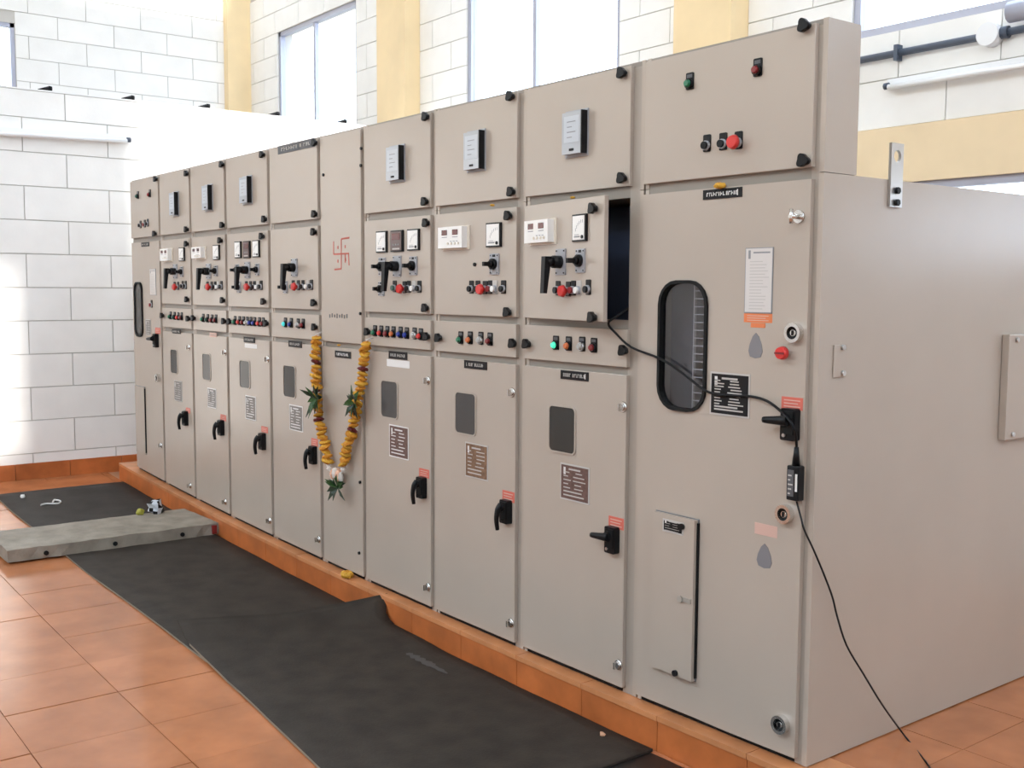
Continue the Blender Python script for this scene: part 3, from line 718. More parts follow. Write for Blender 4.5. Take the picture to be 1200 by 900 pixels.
knobs(p4['lamp'], [(271, 377), (314, 379)])
lamps(p4['lamp'], [(x, 377 + k * 0.3, c) for k, (x, c) in enumerate(zip((276, 281.3, 285.8, 290.2, 294.6, 299, 304.5, 309), ('green', 'red', 'red_dark', 'clear_lens', 'blue', 'blue', 'red', 'red_dark')))])
P = p4['low']; P.rect_item('name_label', f_label, (286, 395, 299, 401.5)); P.rect_item('paper_label', f_plain, (287, 403, 301, 408), None, 'print_white'); P.rect_item('inspection_window', f_window, (281.5, 423, 293, 454)); P.rect_item('rating_plate', f_plate, (288, 464, 300, 492), None, 'plate_grey', 'print_white')
P.rect_item('warning_sticker', f_sticker, (306.5, 500, 314, 507)); P.item('door_handle', HD, 309.5, 517); P.item('quarter_turn_lock', LOCK, 314, 421); P.item('quarter_turn_lock', LOCK, 316.5, 610)

_, p5, _ = cubicle(4, 'feeder cubicle with a blank upper door and long dark label along its top')
knobs(p5['up'], [(371, 167.5), (371, 251)])
p5['up'].rect_item('name_label', f_label, (326, 166.5, 368.5, 176.5), 'long dark label strip', False, 'print_light', 'label_grey')
knobs(p5['ctl'], [(370, 272), (370, 355)]); p5['ctl'].item('rotary_handle', ROT, 345.5, 313.5); p5['ctl'].item('selector_switch', SELS, 335, 336.5)
buttons(p5['ctl'], [(344, 335.5, 'green_dark'), (350, 335.5, 'red'), (355.5, 335.5, 'black'), (361, 335.5, 'white_plastic'), (365.5, 335, 'black')])
knobs(p5['lamp'], [(371, 383.5)]); lamps(p5['lamp'], [(335, 379.5, 'teal_lit'), (341.8, 380, 'blue'), (350, 380.8, 'clear_lens'), (355.8, 381, 'red_dark')])
P = p5['low']; P.rect_item('name_label', f_label, (338.5, 399.5, 354, 407)); P.rect_item('inspection_window', f_window, (333, 429, 346.5, 465)); P.rect_item('rating_plate', f_plate, (339.5, 475, 355, 505), None, 'plate_grey', 'print_white')
P.rect_item('warning_sticker', f_sticker, (365, 514, 372.5, 523)); P.item('door_handle', HD, 369, 533); P.item('quarter_turn_lock', LOCK, 374, 632)

_, p6, _ = cubicle(5, 'slim plain cubicle with the red painted mark, behind the marigold garland', tall=True)
U = p6['up']
BOLT = MB().cyl((0, 0, 0), (0, -0.008, 0), 0.008, 'black', seg=8).mesh('door_bolt')
for x, y in ((424, 174), (423.5, 194), (423, 367.5), (379.5, 205)): U.item('door_bolt', BOLT, x, y)
def stroke(m, a, c, t=0.0042, col='vermilion'):
    (x0, z0), (x1, z1) = a, c; L = math.hypot(x1 - x0, z1 - z0); nx, nz = -(z1 - z0) / L * t, (x1 - x0) / L * t
    m.prism([(x0 + nx, z0 + nz), (x0 - nx, z0 - nz), (x1 - nx, z1 - nz), (x1 + nx, z1 + nz)], -0.0012, 0, col)
org = U.at(400, 297.5)
def q(x, y): p = U.at(x, y); return (p.x - org.x, p.z - org.z)
m = MB()
for a, c in (((400, 280), (400, 315)), ((391, 298), (409, 297)), ((400, 280), (409.5, 278.5)), ((408.5, 297), (409, 311)), ((400, 315), (392, 316)), ((391, 298), (391, 283)), ((404.5, 297), (404.5, 308))):
    stroke(m, q(*a), q(*c))
for x, y in ((396, 290), (404.5, 289), (396, 306), (405, 304)): d = q(x, y); stroke(m, (d[0], d[1] - 0.008), (d[0], d[1] + 0.008), 0.005)
add('painted_mark', m.mesh('painted_mark'), U.o, tuple(org), local=True, label='red hand-painted Hindu blessing mark')
U.rect_item('stencil_text', lambda m, w_, h_: [m.box(-w_ / 2 + w_ * k / 8, -w_ / 2 + w_ * (k / 8 + 0.05), -0.0012, 0, h_ * (0.1 if k % 3 else 0), h_ * (0.9 if k % 2 else 0.7), 'label_grey') for k in range(8)], (386, 367, 409, 373), 'row of tiny stencilled characters')
L6 = p6['low']
L6.rect_item('name_label', f_label, (393, 411.5, 411.5, 419.5), None, False, 'print_white')
for x, y in ((422.5, 565), (421.5, 648), (423, 447)): L6.item('door_bolt', BOLT, x, y)

_, p7, _ = cubicle(6, 'middle feeder cubicle with three meters, beside the hanging garland', rm=0.026)
knobs(p7['up'], [(501.5, 137), (500.5, 236.5)]); p7['up'].rect_item('meter_box', f_meterbox, (457.5, 170, 475, 214), 'clear covered meter box')
C7 = p7['ctl']; knobs(C7, [(502, 261.5), (501, 361)])
for r_, fc in (((442.5, 271, 454.5, 296), 'white_plastic'), ((459.5, 270, 473.5, 295), 'brown_face'), ((479, 268.5, 492.5, 293.5), 'white_plastic')): C7.rect_item('panel_meter', f_meter, r_, 'dark digital meter' if fc == 'brown_face' else None, fc)
C7.item('selector_switch', SEL, 448.5, 312.5); C7.item('rotary_handle', ROT, 466, 312); C7.item('selector_switch', SEL, 485, 311.5); C7.item('selector_switch', SELS, 447.5, 338.5)
buttons(C7, [(463, 337, 'green_dark'), (474.5, 338, 'red'), (479.5, 337.5, 'black'), (485.5, 337.5, 'white_plastic'), (492, 337.5, 'black')])
knobs(p7['lamp'], [(433, 389), (502.5, 394.5)])
lamps(p7['lamp'], [(440, 389.5, 'green'), (447.3, 390, 'red'), (454.4, 390.6, 'red_dark'), (461.6, 391, 'orange'), (470, 391.5, 'blue'), (477.3, 392.3, 'blue'), (486.4, 392.7, 'clear_lens'), (493.7, 393.7, 'red')])
P = p7['low']; P.rect_item('name_label', f_label, (456, 412, 477.5, 421)); P.rect_item('paper_label', f_plain, (453.5, 422, 480, 430.5), None, 'print_white'); P.rect_item('inspection_window', f_window_pale, (447.5, 447, 466, 489)); P.rect_item('rating_plate', f_plate, (456.5, 499, 479, 537), None, 'plate_pink', 'print_white')
P.rect_item('warning_sticker', f_sticker, (491.5, 549.5, 503, 559.5)); P.item('door_handle', HD, 496.5, 571); P.item('quarter_turn_lock', LOCK, 501.5, 446); P.item('quarter_turn_lock', LOCK, 502, 688)

_, p8, _ = cubicle(7, 'near feeder cubicle with a two-display relay and closed control door', rm=0.042)
knobs(p8['up'], [(601, 113), (602, 225)]); p8['up'].rect_item('meter_box', f_meterbox, (548.5, 152.5, 569.5, 201.5), 'clear covered meter box')
C8 = p8['ctl']; knobs(C8, [(598.5, 253), (597.5, 366)]); C8.rect_item('protection_relay', f_relay, (520, 265, 551, 293)); C8.rect_item('panel_meter', f_meter, (571.5, 261, 588.5, 289.5)); C8.item('selector_switch', SEL, 580, 309.5)
C8.item('door_bolt', BOLT, 557, 310); buttons(C8, [(553, 338, 'black'), (560.5, 338, 'black'), (569, 338.5, 'red'), (575, 338, 'red_dark'), (580.5, 338, 'white_plastic'), (590.5, 338, 'black')])
knobs(p8['lamp'], [(516.5, 396), (603.6, 402.5)]); lamps(p8['lamp'], [(540.5, 397.8, 'green'), (551.6, 398, 'orange'), (564, 398.5, 'clear_lens'), (574.8, 399.5, 'red_dark')])
P = p8['low']; P.rect_item('name_label', f_label, (544.5, 423, 571, 432.5)); P.rect_item('inspection_window', f_window_pale, (534.5, 461, 557.5, 508)); P.rect_item('rating_plate', f_plate, (545.5, 520, 572, 561), None, 'plate_brown')
P.rect_item('warning_sticker', f_sticker, (589, 575.5, 603, 588)); P.item('door_handle', HD, 595.5, 599); P.item('quarter_turn_lock', LOCK, 600.5, 460); P.item('quarter_turn_lock', LOCK, 599, 730)

r9, p9, e9 = cubicle(8, 'near feeder cubicle with its control door ajar over a dark gap', rm=0.058, hollow_ctl=True)
knobs(p9['up'], [(732, 86), (732, 209)]); p9['up'].rect_item('meter_box', f_meterbox, (664, 129, 690, 184), 'clear covered meter box')
C9 = p9['ctl']; knobs(C9, [(698.5, 244.5), (697.5, 372)]); C9.rect_item('protection_relay', f_relay, (622.5, 257, 653, 287)); C9.rect_item('panel_meter', f_meter, (673, 251, 689, 283))
C9.item('rotary_handle', ROT, 658, 307); C9.item('selector_switch', SEL, 681, 305.5)
buttons(C9, [(654.5, 339.5, 'black'), (666.5, 340.5, 'red'), (672.5, 339.5, 'red_dark'), (679, 339.5, 'white_plastic'), (690, 338.5, 'black')])
knobs(p9['lamp'], [(620, 403), (733.6, 410.7)]); lamps(p9['lamp'], [(652, 404, 'green_lit'), (667, 405, 'orange'), (682.7, 405.5, 'clear_lens'), (696.5, 407, 'red_dark')])
P = p9['low']; P.rect_item('name_label', f_label, (657.5, 435, 690, 445.5), None, True); P.rect_item('inspection_window', f_window, (644.5, 477, 674, 529.5)); P.rect_item('rating_plate', f_plate, (657, 545, 691, 588), None, 'plate_pink')
P.rect_item('warning_sticker', f_sticker, (713.5, 606, 731, 619.5)); P.item('door_handle', HT, 720, 632); P.item('quarter_turn_lock', LOCK, 730.5, 477); P.item('quarter_turn_lock', LOCK, 725, 779)

# ---- cubicle 10, near end
r10, p10, e10 = cubicle(9, 'nearest large cubicle with long rounded window and plain side panel', rm=0.034, split=False, wide_end=True)
u = door('upper_door', r10, e10[0], e10[1], ZM + GAP + 0.004, ZT - 0.012)
knobs(u, [(946, 30.5), (945, 188.5)]); lamps(u, [(809, 98, 'green'), (888.5, 82, 'red_dark')]); buttons(u, [(829, 170, 'black'), (848, 168, 'black'), (866, 166.5, 'red')])
hx0, hx1 = un(774.5, 405, 1, YD)[0], un(827, 405, 1, YD)[0]; hz0, hz1 = un(800, 479, 1, YD)[2], un(800, 331.5, 1, YD)[2]
l = door('lower_door', r10, e10[0], e10[1], e10[2], ZM - GAP - 0.004, hole=(hx0, hx1, hz0, hz1, 0.075))
# rounded window: rubber rim, pane, wire mesh and inner plate behind it
m = MB(); g = 0.009; m.ring(rrect(hx0 - g, hx1 + g, hz0 - g, hz1 + g, 0.075 + g, 5), rrect(hx0 + 0.002, hx1 - 0.002, hz0 + 0.002, hz1 - 0.002, 0.073, 5), YD - 0.010, YD + 0.02, 'rubber_shade_black')
rim = put('window_rim', m, l.o, label='black rubber rim of the long window')
m = MB(); m.prism(rrect(hx0 + 0.004, hx1 - 0.004, hz0 + 0.004, hz1 - 0.004, 0.071, 5), YD + 0.004, YD + 0.008, 'panel_glass'); put('window_pane', m, l.o)
m = MB(); m.box(hx0 - 0.06, hx0 + (hx1 - hx0) * 0.42, 0.10, 0.112, hz0 - 0.06, hz1 + 0.06, 'inner_grey'); m.box(hx0 + (hx1 - hx0) * 0.42, hx0 + (hx1 - hx0) * 0.47, 0.06, 0.112, hz0 - 0.06, hz1 + 0.06, 'paint_edge'); put('inner_plate', m, r10)
m = MB(); gx0 = hx0 + (hx1 - hx0) * 0.52; gx1 = hx1 + 0.05; yg = 0.035
for k in range(4): xx = gx0 + (gx1 - gx0) * k / 3; m.box(xx - 0.0018, xx + 0.0018, yg, yg + 0.003, hz0 - 0.05, hz1 + 0.05, 'print_white')
for k in range(17): zz = hz0 + (hz1 - hz0) * k / 16; m.box(gx0, gx1, yg, yg + 0.003, zz - 0.0018, zz + 0.0018, 'print_white')
put('wire_mesh', m, r10, label='steel wire mesh behind the window')
l.rect_item('name_label', f_label, (824.5, 221, 870, 232.5), 'black engraved name label', True, 'print_white')
tl = MB(); tl.cyl((0, 0, 0), (0, -0.008, 0), 0.020, 'chrome', seg=16); tl.cyl((0, -0.008, 0), (0, -0.045, 0), 0.008, 'chrome', seg=10); tl.cyl((0, -0.040, 0.022), (0, -0.040, -0.022), 0.006, 'chrome', seg=8)
l.item('tee_lock', tl.mesh('tee_lock'), 937, 254, 'chrome tee handle lock')
l.rect_item('paper_notice', f_notice, (873.5, 290, 906, 367), 'framed instruction notice'); l.rect_item('warning_sticker', f_sticker, (872, 367.5, 905, 378), 'orange warning sticker', 'sticker_orange'); l.rect_item('warning_sticker', f_plain, (880, 378.5, 897, 384), 'orange warning sticker', 'sticker_orange')
l.rect_item('drop_sticker', f_pear, (877.5, 390, 894, 420), 'grey drop-shaped sticker'); l.item('ring_lock', RLOCK, 933, 390, 'round chrome lock')
rc = MB(); rc.cyl((0, 0, 0), (0, -0.02, 0), 0.009, 'steel', seg=10); rc.cyl((0, -0.018, 0), (0, -0.036, 0), 0.022, 'red', r1=0.018, seg=14); rc.box(-0.018, 0.018, -0.039, -0.036, -0.003, 0.003, 'red_dark')
l.item('push_button', rc.mesh('push_button'), 922, 413.5, 'red push knob')
l.rect_item('rating_plate', f_plate, (832.5, 437, 879, 488), 'black printed rating plate', 'plate_black', 'print_light', 11)
l.rect_item('warning_sticker', f_sticker, (916, 465.5, 941, 480), 'red warning sticker'); HN = HT
l.item('door_handle', HN, 929, 497); l.item('ring_lock', RLOCK, 922, 602, 'round chrome lock')
l.rect_item('warning_sticker', f_sticker, (884.5, 614.5, 911, 628), 'faded pink sticker', 'sticker_pale'); l.rect_item('drop_sticker', f_pear, (887, 637, 905, 666), 'grey drop-shaped sticker'); l.item('quarter_turn_lock', RLOCK, 917, 848, 'steel round lock')
fl = l.rect_item('cover_flap', f_flap, (768.5, 603.5, 817, 789), 'narrow hinged cover flap')
fp = Panel(fl, -0.022)
fp.rect_item('caution_label', f_plate, (777, 610, 801, 625), 'black caution label', 'plate_black', 'print_light', 4)
SCR = MB().cyl((0, 0, 0), (0, -0.010, 0), 0.011, 'black', seg=10).mesh('flap_screw')
fp.o['label'] = 'narrow hinged cover flap'
o = add('flap_screw', SCR, l.o, tuple(l.at(805, 616) + Vector((0, -0.022, 0))), local=True); add('flap_screw', SCR, l.o, tuple(l.at(797, 787) + Vector((0, -0.022, 0))), local=True)
lt = MB(); lt.box(-0.035, 0.012, -0.004, 0, -0.008, 0.008, 'paint_edge'); lt.cyl((-0.035, -0.004, 0), (-0.035, -0.010, 0), 0.012, 'paint_edge', seg=10)
add('flap_latch', lt.mesh('flap_latch'), l.o, tuple(l.at(812, 703) + Vector((0, -0.022, 0))), local=True)
# fittings on the side panel (x = 0)
XS = -0.003
def side(px, py): return un(px, py, 0, XS)
def side_part(name, x0, y0, x1, y1, t, m_, bolts, label):
    a, c = side(x0, (y0 + y1) / 2), side(x1, (y0 + y1) / 2); zt, zb = side((x0 + x1) / 2, y0)[2], side((x0 + x1) / 2, y1)[2]
    m = MB(); m.box(XS, XS + t, a[1], c[1], zb, zt, m_); o = put(name, m, r10, label=label, bevel=0.002)
    for bx_, by_ in bolts:
        p = side(bx_, by_); k = MB().cyl((p[0] + t, p[1], p[2]), (p[0] + t + 0.008, p[1], p[2]), 0.009, 'steel', seg=6); put('bolt', k, o)
side_part('blanking_plate', 976, 404, 991, 442, 0.004, 'paint', [(986, 407), (986, 437)], 'small bolted blanking plate')
a = side(1172, 450); m = MB(); zt, zb = side(1172, 392)[2], side(1172, 515)[2]
m.box(XS, XS + 0.028, a[1], a[1] + 0.5, zb, zt, 'paint'); o = put('side_cover', m, r10, label='raised bolted cover on the side panel', bevel=0.003)
for z in (zt - 0.02, zb + 0.02):
    k = MB().cyl((XS + 0.028, a[1] + 0.05, z), (XS + 0.036, a[1] + 0.05, z), 0.009, 'steel', seg=6); put('bolt', k, o)
ya, yb = side(1041, 205)[1], side(1055, 205)[1]; zt, zb = side(1048, 168)[2], side(1048, 243)[2]; ym = (ya + yb) / 2; rr_ = (yb - ya) * 0.30
m = MB(); n = 16; zc_ = zt - (yb - ya) * 0.62
# flat lifting lug with a real hole: outer outline and round hole in the y,z plane
outer = [];
for k in range(n):
    t = 2 * math.pi * k / n; c_, s_ = math.cos(t), math.sin(t); q_ = max(abs(c_), abs(s_)); outer.append((ym + (yb - ya) / 2 * c_ / q_, zc_ + (zt - zc_) * s_ / q_))
inner = [(ym + rr_ * math.cos(2 * math.pi * k / n), zc_ + rr_ * math.sin(2 * math.pi * k / n)) for k in range(n)]
m.ring(outer, inner, 0.0, 0.010, 'steel'); m.v = [(XS + p[1], p[0], p[2]) for p in m.v]
m.box(XS, XS + 0.010, ya, yb, zb, zc_ - (zt - zc_), 'steel')
lug = put('lifting_lug', m, r10, label='steel lifting lug with a round hole')
for by_ in (224, 238):
    p = side(1050, by_); k = MB().cyl((XS + 0.010, ym, p[2]), (XS + 0.020, ym, p[2]), 0.011, 'black', seg=6); put('bolt', k, lug)

# ================================================================== MATS, SLAB, LITTER
def rubber_mat(name, label, corner, nx, ny, hf, th, m_, mark=None):
    """corner(u,v)->(x,y); hf(u,v)->height of the underside above the floor"""
    m = MB(); V = {}
    for s_ in (0, 1):
        for i in range(nx + 1):
            for j in range(ny + 1):
                u_, v_ = i / nx, j / ny; x, y = corner(u_, v_); V[(s_, i, j)] = len(m.v); m.v.append((x, y, gz(x) + hf(u_, v_) + s_ * th))
    for i in range(nx):
        for j in range(ny):
            A = [(i, j), (i + 1, j), (i + 1, j + 1), (i, j + 1)]
            m.face([V[(1, *p)] for p in A], m_, True); m.face([V[(0, *p)] for p in reversed(A)], m_, True)
    loop = [(i, 0) for i in range(nx)] + [(nx, j) for j in range(ny)] + [(i, ny) for i in range(nx, 0, -1)] + [(0, j) for j in range(ny, 0, -1)]
    for p, q_ in zip(loop, loop[1:] + loop[:1]): m.face([V[(0, *p)], V[(0, *q_)], V[(1, *q_)], V[(1, *p)]], 'mat_rim' if p[1] == 0 and q_[1] == 0 and p[0] > nx * 0.07 else m_)
    return put(name, m, label=label, cat='mat', group='rubber floor mats before the cubicles')
def bil(c00, c10, c11, c01, wob=0.0, sd=0):
    def f(u_, v_):
        x = (c00[0] * (1 - u_) + c10[0] * u_) * (1 - v_) + (c01[0] * (1 - u_) + c11[0] * u_) * v_
        y = (c00[1] * (1 - u_) + c10[1] * u_) * (1 - v_) + (c01[1] * (1 - u_) + c11[1] * u_) * v_
        return x, y + wob * math.sin(9 * u_ + sd) * (1 - v_)
    return f
TF = 0.001
rubber_mat('rubber_mat', 'dark rubber mat at the far end beside the partition', bil((-6.47, -1.02), (-4.8, -1.0), (-4.8, -0.075), (-6.47, -0.075), 0.004, 1), 18, 6, lambda u_, v_: TF + 0.002 * math.sin(11 * u_ + 3 * v_) ** 2, 0.010, 'mat_far')
rubber_mat('rubber_mat', 'dark rubber mat in the middle, partly under the near mat', bil((-4.98, -1.01), (-2.45, -0.985), (-2.45, -0.075), (-4.98, -0.075), 0.005, 2), 24, 8, lambda u_, v_: TF + 0.002 * math.sin(10 * u_ + 4 * v_) ** 2, 0.009, 'mat_rubber')
cor = un(455, 697, 1, -0.028)
def hC(u_, v_):
    over = 0.014 * max(0.0, 1 - u_ / 0.30) ** 0.5                              # lies over the end of the middle mat
    lift = 0.060 * max(0.0, 1 - u_ / 0.085) ** 1.6                              # far edge curls up
    k = max(0.0, 1 - u_ / 0.10) * max(0.0, (v_ - 0.45) / 0.55) ** 1.6          # corner climbing onto the plinth
    return TF + max(over, 0) + lift * (1 - 0.6 * v_) + 0.002 * math.sin(12 * u_ + 5 * v_) ** 2 + k * (cor[2] - gz(cor[0]) - 0.045)
cC = bil((-2.86, -0.965), (-0.60, -1.125), (-0.60, -0.078), (cor[0] - 0.06, -0.078), 0.004, 4)
def cornC(u_, v_):
    x, y = cC(u_, v_); k = max(0.0, 1 - u_ / 0.06) * max(0.0, (v_ - 0.7) / 0.3); return x + 0.05 * k, y + 0.05 * k
rubber_mat('rubber_mat', 'large near rubber mat with its corner curled up on the plinth', cornC, 48, 16, hC, 0.010, 'mat_rubber')
rubber_mat('rubber_mat', 'black rubber mat at the bottom edge, before the nearest cubicle', bil((-0.66, -1.05), (1.2, -1.05), (1.2, -0.09), (-0.66, -0.09), 0.004, 0), 8, 4, lambda u_, v_: 0.0 if u_ > 0.05 else -0.0005, 0.004, 'mat_black')
# chalk-like scuff on the near mat
pa = ground(473, 763, 0.014); pb = ground(524, 789, 0.014); rs = random.Random(9); m = MB(); nn = 22; top = []; bot = []
for k in range(nn + 1):
    t = k / nn; wd = 0.030 * math.sin(math.pi * min(1, t * 0.9 + 0.08)) * rs.uniform(0.35, 1.1) + 0.002
    x, y = pa[0] + (pb[0] - pa[0]) * t, pa[1] + (pb[1] - pa[1]) * t; top.append((x, y + wd)); bot.append((x, y - wd * 0.8))
for k in range(nn):
    q_ = [bot[k], bot[k + 1], top[k + 1], top[k]]
    m.hexa([(a[0], a[1], gz(a[0]) + 0.0125) for a in q_], [(a[0], a[1], gz(a[0]) + 0.0138) for a in q_], 'chalk')
put('chip_of_plaster', m, label='pale dusty streak of plaster on the near mat', cat='debris')
# slab lying across
ST = 0.072
m = MB(); x0, x1, y0, y1 = -5.10, -4.60, -1.33, -0.10
nx_, ny_ = 6, 22; V = {}; rs = random.Random(2)
for s_ in (0, 1):
    for i in range(nx_ + 1):
        for j in range(ny_ + 1):
            x = x0 + (x1 - x0) * i / nx_; y = y0 + (y1 - y0) * j / ny_; ed = i in (0, nx_) or j in (0, ny_)
            x += rs.uniform(-0.006, 0.006) if ed else 0; y += rs.uniform(-0.004, 0.004) if ed else 0
            V[(s_, i, j)] = len(m.v); m.v.append((x, y + 0.12 * (x - x0) * (j / ny_), gz(x) + 0.012 + s_ * (ST + rs.uniform(-0.002, 0.002))))
for i in range(nx_):
    for j in range(ny_):
        A = [(i, j), (i + 1, j), (i + 1, j + 1), (i, j + 1)]; m.face([V[(1, *p)] for p in A], 'slab'); m.face([V[(0, *p)] for p in reversed(A)], 'slab')
loop = [(i, 0) for i in range(nx_)] + [(nx_, j) for j in range(ny_)] + [(i, ny_) for i in range(nx_, 0, -1)] + [(0, j) for j in range(ny_, 0, -1)]
for p, q_ in zip(loop, loop[1:] + loop[:1]): m.face([V[(0, *p)], V[(0, *q_)], V[(1, *q_)], V[(1, *p)]], 'slab')
slab = add('concrete_slab', None, None, (-4.85, -0.7, gz(-4.85) + 0.012), label='grey concrete slab lying across the mats', cat='slab')
put('slab_body', m, slab)
for yy in (-1.12, -0.72, -0.30):
    k = MB().cyl((-4.603, yy, gz(-4.6) + 0.042), (-4.588, yy, gz(-4.6) + 0.042), 0.014, 'rubber_shade_black', seg=8); put('slab_hole', k, slab, label='dark hole in the slab edge')
k = MB(); k.box(-4.612, -4.585, -0.105, -0.075, gz(-4.6) + 0.02, gz(-4.6) + 0.075, 'red_dark'); put('red_rag', k, label='small dark red rag at the slab end by the plinth', cat='rag')
# crushed packet
m = MB(); p = ground(183, 596, 0.01); c = (p[0] - 0.02, p[1] + 0.0, gz(p[0]) + 0.075); q_ = un(182, 590, 0, -5.07); c = tuple(q_); c = (c[0], c[1], gz(-5.07) + 0.012 + ST + 0.042)
random.seed(11)
m.blob(c, 0.055, 'black', 6, 9, 0.35, (0.9, 1.0, 0.9))
for k in range(len(m.m)):
    if random.random() < 0.45: m.m[k] = m.mi('foil_white')
    elif random.random() < 0.1: m.m[k] = m.mi('foil_yellow')
put('crushed_packet', m, label='crumpled black and silver packet on the back edge of the slab', cat='litter')
q_ = un(164, 594, 0, -5.07); m = MB(); m.blob((q_[0], q_[1], gz(-5.07) + 0.012 + ST + 0.022), 0.026, 'foil_yellow', 5, 7, 0.35, (0.7, 1.1, 0.9)); put('crushed_packet', m, label='small yellow wrapper beside the crumpled packet', cat='litter')
# white scraps on the far mat
a = [ground(*q_, 0.014) for q_ in ((48, 593), (54, 591.5), (62, 591.5), (69, 591), (71, 588.5), (64, 587), (62, 589.5))]
m = MB(); m.tube([(v_[0], v_[1], gz(v_[0]) + 0.021) for v_ in a], 0.006, 'print_white', seg=6); put('cable_tie', m, label='white looped cable tie lying on the far mat', cat='litter')
p = ground(27, 583.5, 0.012); m = MB(); m.blob((p[0], p[1], gz(p[0]) + 0.022), 0.016, 'print_white', 4, 6, 0.3); put('paper_scrap', m, label='tiny white scrap on the far mat', cat='litter')
p = ground(706, 862, 0.012); m = MB(); m.blob((p[0], p[1], gz(p[0]) + 0.018), 0.010, 'chip', 4, 6, 0.35, (1.3, 0.9, 0.7)); put('tile_chip', m, label='small terracotta chip near the front edge of the mat', cat='debris')
p = ground(468, 728, 0.012); m = MB(); m.blob((p[0], min(p[1], -0.10), gz(p[0]) + 0.020), 0.008, 'print_light', 4, 6, 0.3); put('tile_chip', m, label='pale chip beside the curled mat corner', cat='debris')

# ================================================================== WALL FITTINGS
def tube_light(name, label, pa, pb, out):
    pa, pb, out = Vector(pa), Vector(pb), Vector(out); d = (pb - pa).normalized()
    root = add(name, None, None, tuple((pa + pb) / 2), label=label, cat='tube light')
    m = MB(); up = Vector((0, 0, 1)); w_ = 0.022
    c = [pa, pb]; q0 = [pa - up * w_, pb - up * w_, pb - up * w_ + out * 0.035, pa - up * w_ + out * 0.035]; q1 = [p + up * 2 * w_ for p in q0]
    m.hexa(q0, q1, 'tube_white'); put('batten', m, root)
    m = MB(); m.cyl(pa + out * 0.065 + d * 0.03 - up * 0.03, pb + out * 0.065 - d * 0.03 - up * 0.03, 0.017, 'tube_white', seg=12); put('fluorescent_tube', m, root)
    for e, s_ in ((pa, 1), (pb, -1)):
        m = MB(); a = e + d * (0.012 * s_); m.cyl(a - d * 0.014, a + d * 0.014, 0.02, 'conduit', seg=8)
        m.v = [tuple(Vector(v_) + out * 0.055 - up * 0.02) for v_ in m.v]; put('lamp_holder', m, root)
tube_light('tube_light', 'white fluorescent batten on the partition wall', (XP, -1.05, 2.665), (XP, 0.183, 2.70), (1, 0, 0))
ta, tb = un(1040, 98, 1, YB - 0.03), un(1200, 76, 1, YB - 0.03)
tube_light('tube_light', 'white fluorescent batten on the back wall under the conduit', (ta[0], YB, ta[2]), (ta[0] + 1.25, YB, ta[2]), (0, -1, 0))
za = un(1012, 67, 1, YB - 0.03)[2]; zb = un(1200, 37, 1, YB - 0.03)[2]; zz = (za + zb) / 2
pipe = add('conduit_pipe', None, None, (-1.0, YB - 0.03, zz), label='dark conduit pipe along the back wall', cat='pipe')
m = MB(); m.cyl((-2.4, YB - 0.03, zz), (2.2, YB - 0.03, zz), 0.021, 'conduit', seg=10); put('pipe', m, pipe)
jb = un(1159, 41, 1, YB - 0.05); m = MB(); m.cyl((jb[0], YB, zz), (jb[0], YB - 0.075, zz), 0.062, 'tube_white', seg=18); m.cyl((jb[0] + 0.062, YB - 0.03, zz), (jb[0] + 0.10, YB - 0.03, zz), 0.034, 'conduit', seg=10); put('junction_box', m, pipe, label='round white junction box')
cl = un(1050, 62, 1, YB - 0.05); m = MB(); m.box(cl[0] - 0.012, cl[0] + 0.012, YB - 0.058, YB - 0.004, zz - 0.045, zz + 0.045, 'conduit'); put('pipe_clip', m, pipe)
lp = un(1196, 12, 1, YB - 0.10); m = MB(); m.cyl((lp[0] - 0.06, YB - 0.10, lp[2]), (lp[0] + 0.40, YB - 0.10, lp[2] - 0.0), 0.055, 'alu', seg=14); m.box(lp[0] + 0.1, lp[0] + 0.2, YB - 0.06, YB, lp[2] - 0.03, lp[2] + 0.03, 'alu'); put('wall_lamp', m, label='grey cylindrical wall lamp under the window above the conduit', cat='lamp')
words_ = ['by the end-wall window', 'second from the end-wall window', 'in the middle of the five', 'below the far window frame', 'nearest the back wall']
for k, (px, py) in enumerate(((53, 110), (150, 116.5), (239, 124.5), (321, 131.5), (400.5, 138.5))):
    p = un(px, py, 0, XP - 0.03); y = p[1]; m = MB()
    m.cyl((XP - 0.04, y - 0.05, 3.020), (XP - 0.04, y + 0.035, 3.034), 0.003, 'black', r1=0.020, seg=8); m.cyl((XP - 0.04, y + 0.03, 3.034), (XP - 0.04, y + 0.052, 3.034), 0.021, 'black', seg=8)
    put('wall_peg', m, label='small black pointed peg on the partition top, ' + words_[k], cat='peg', group='black pegs on the partition top')

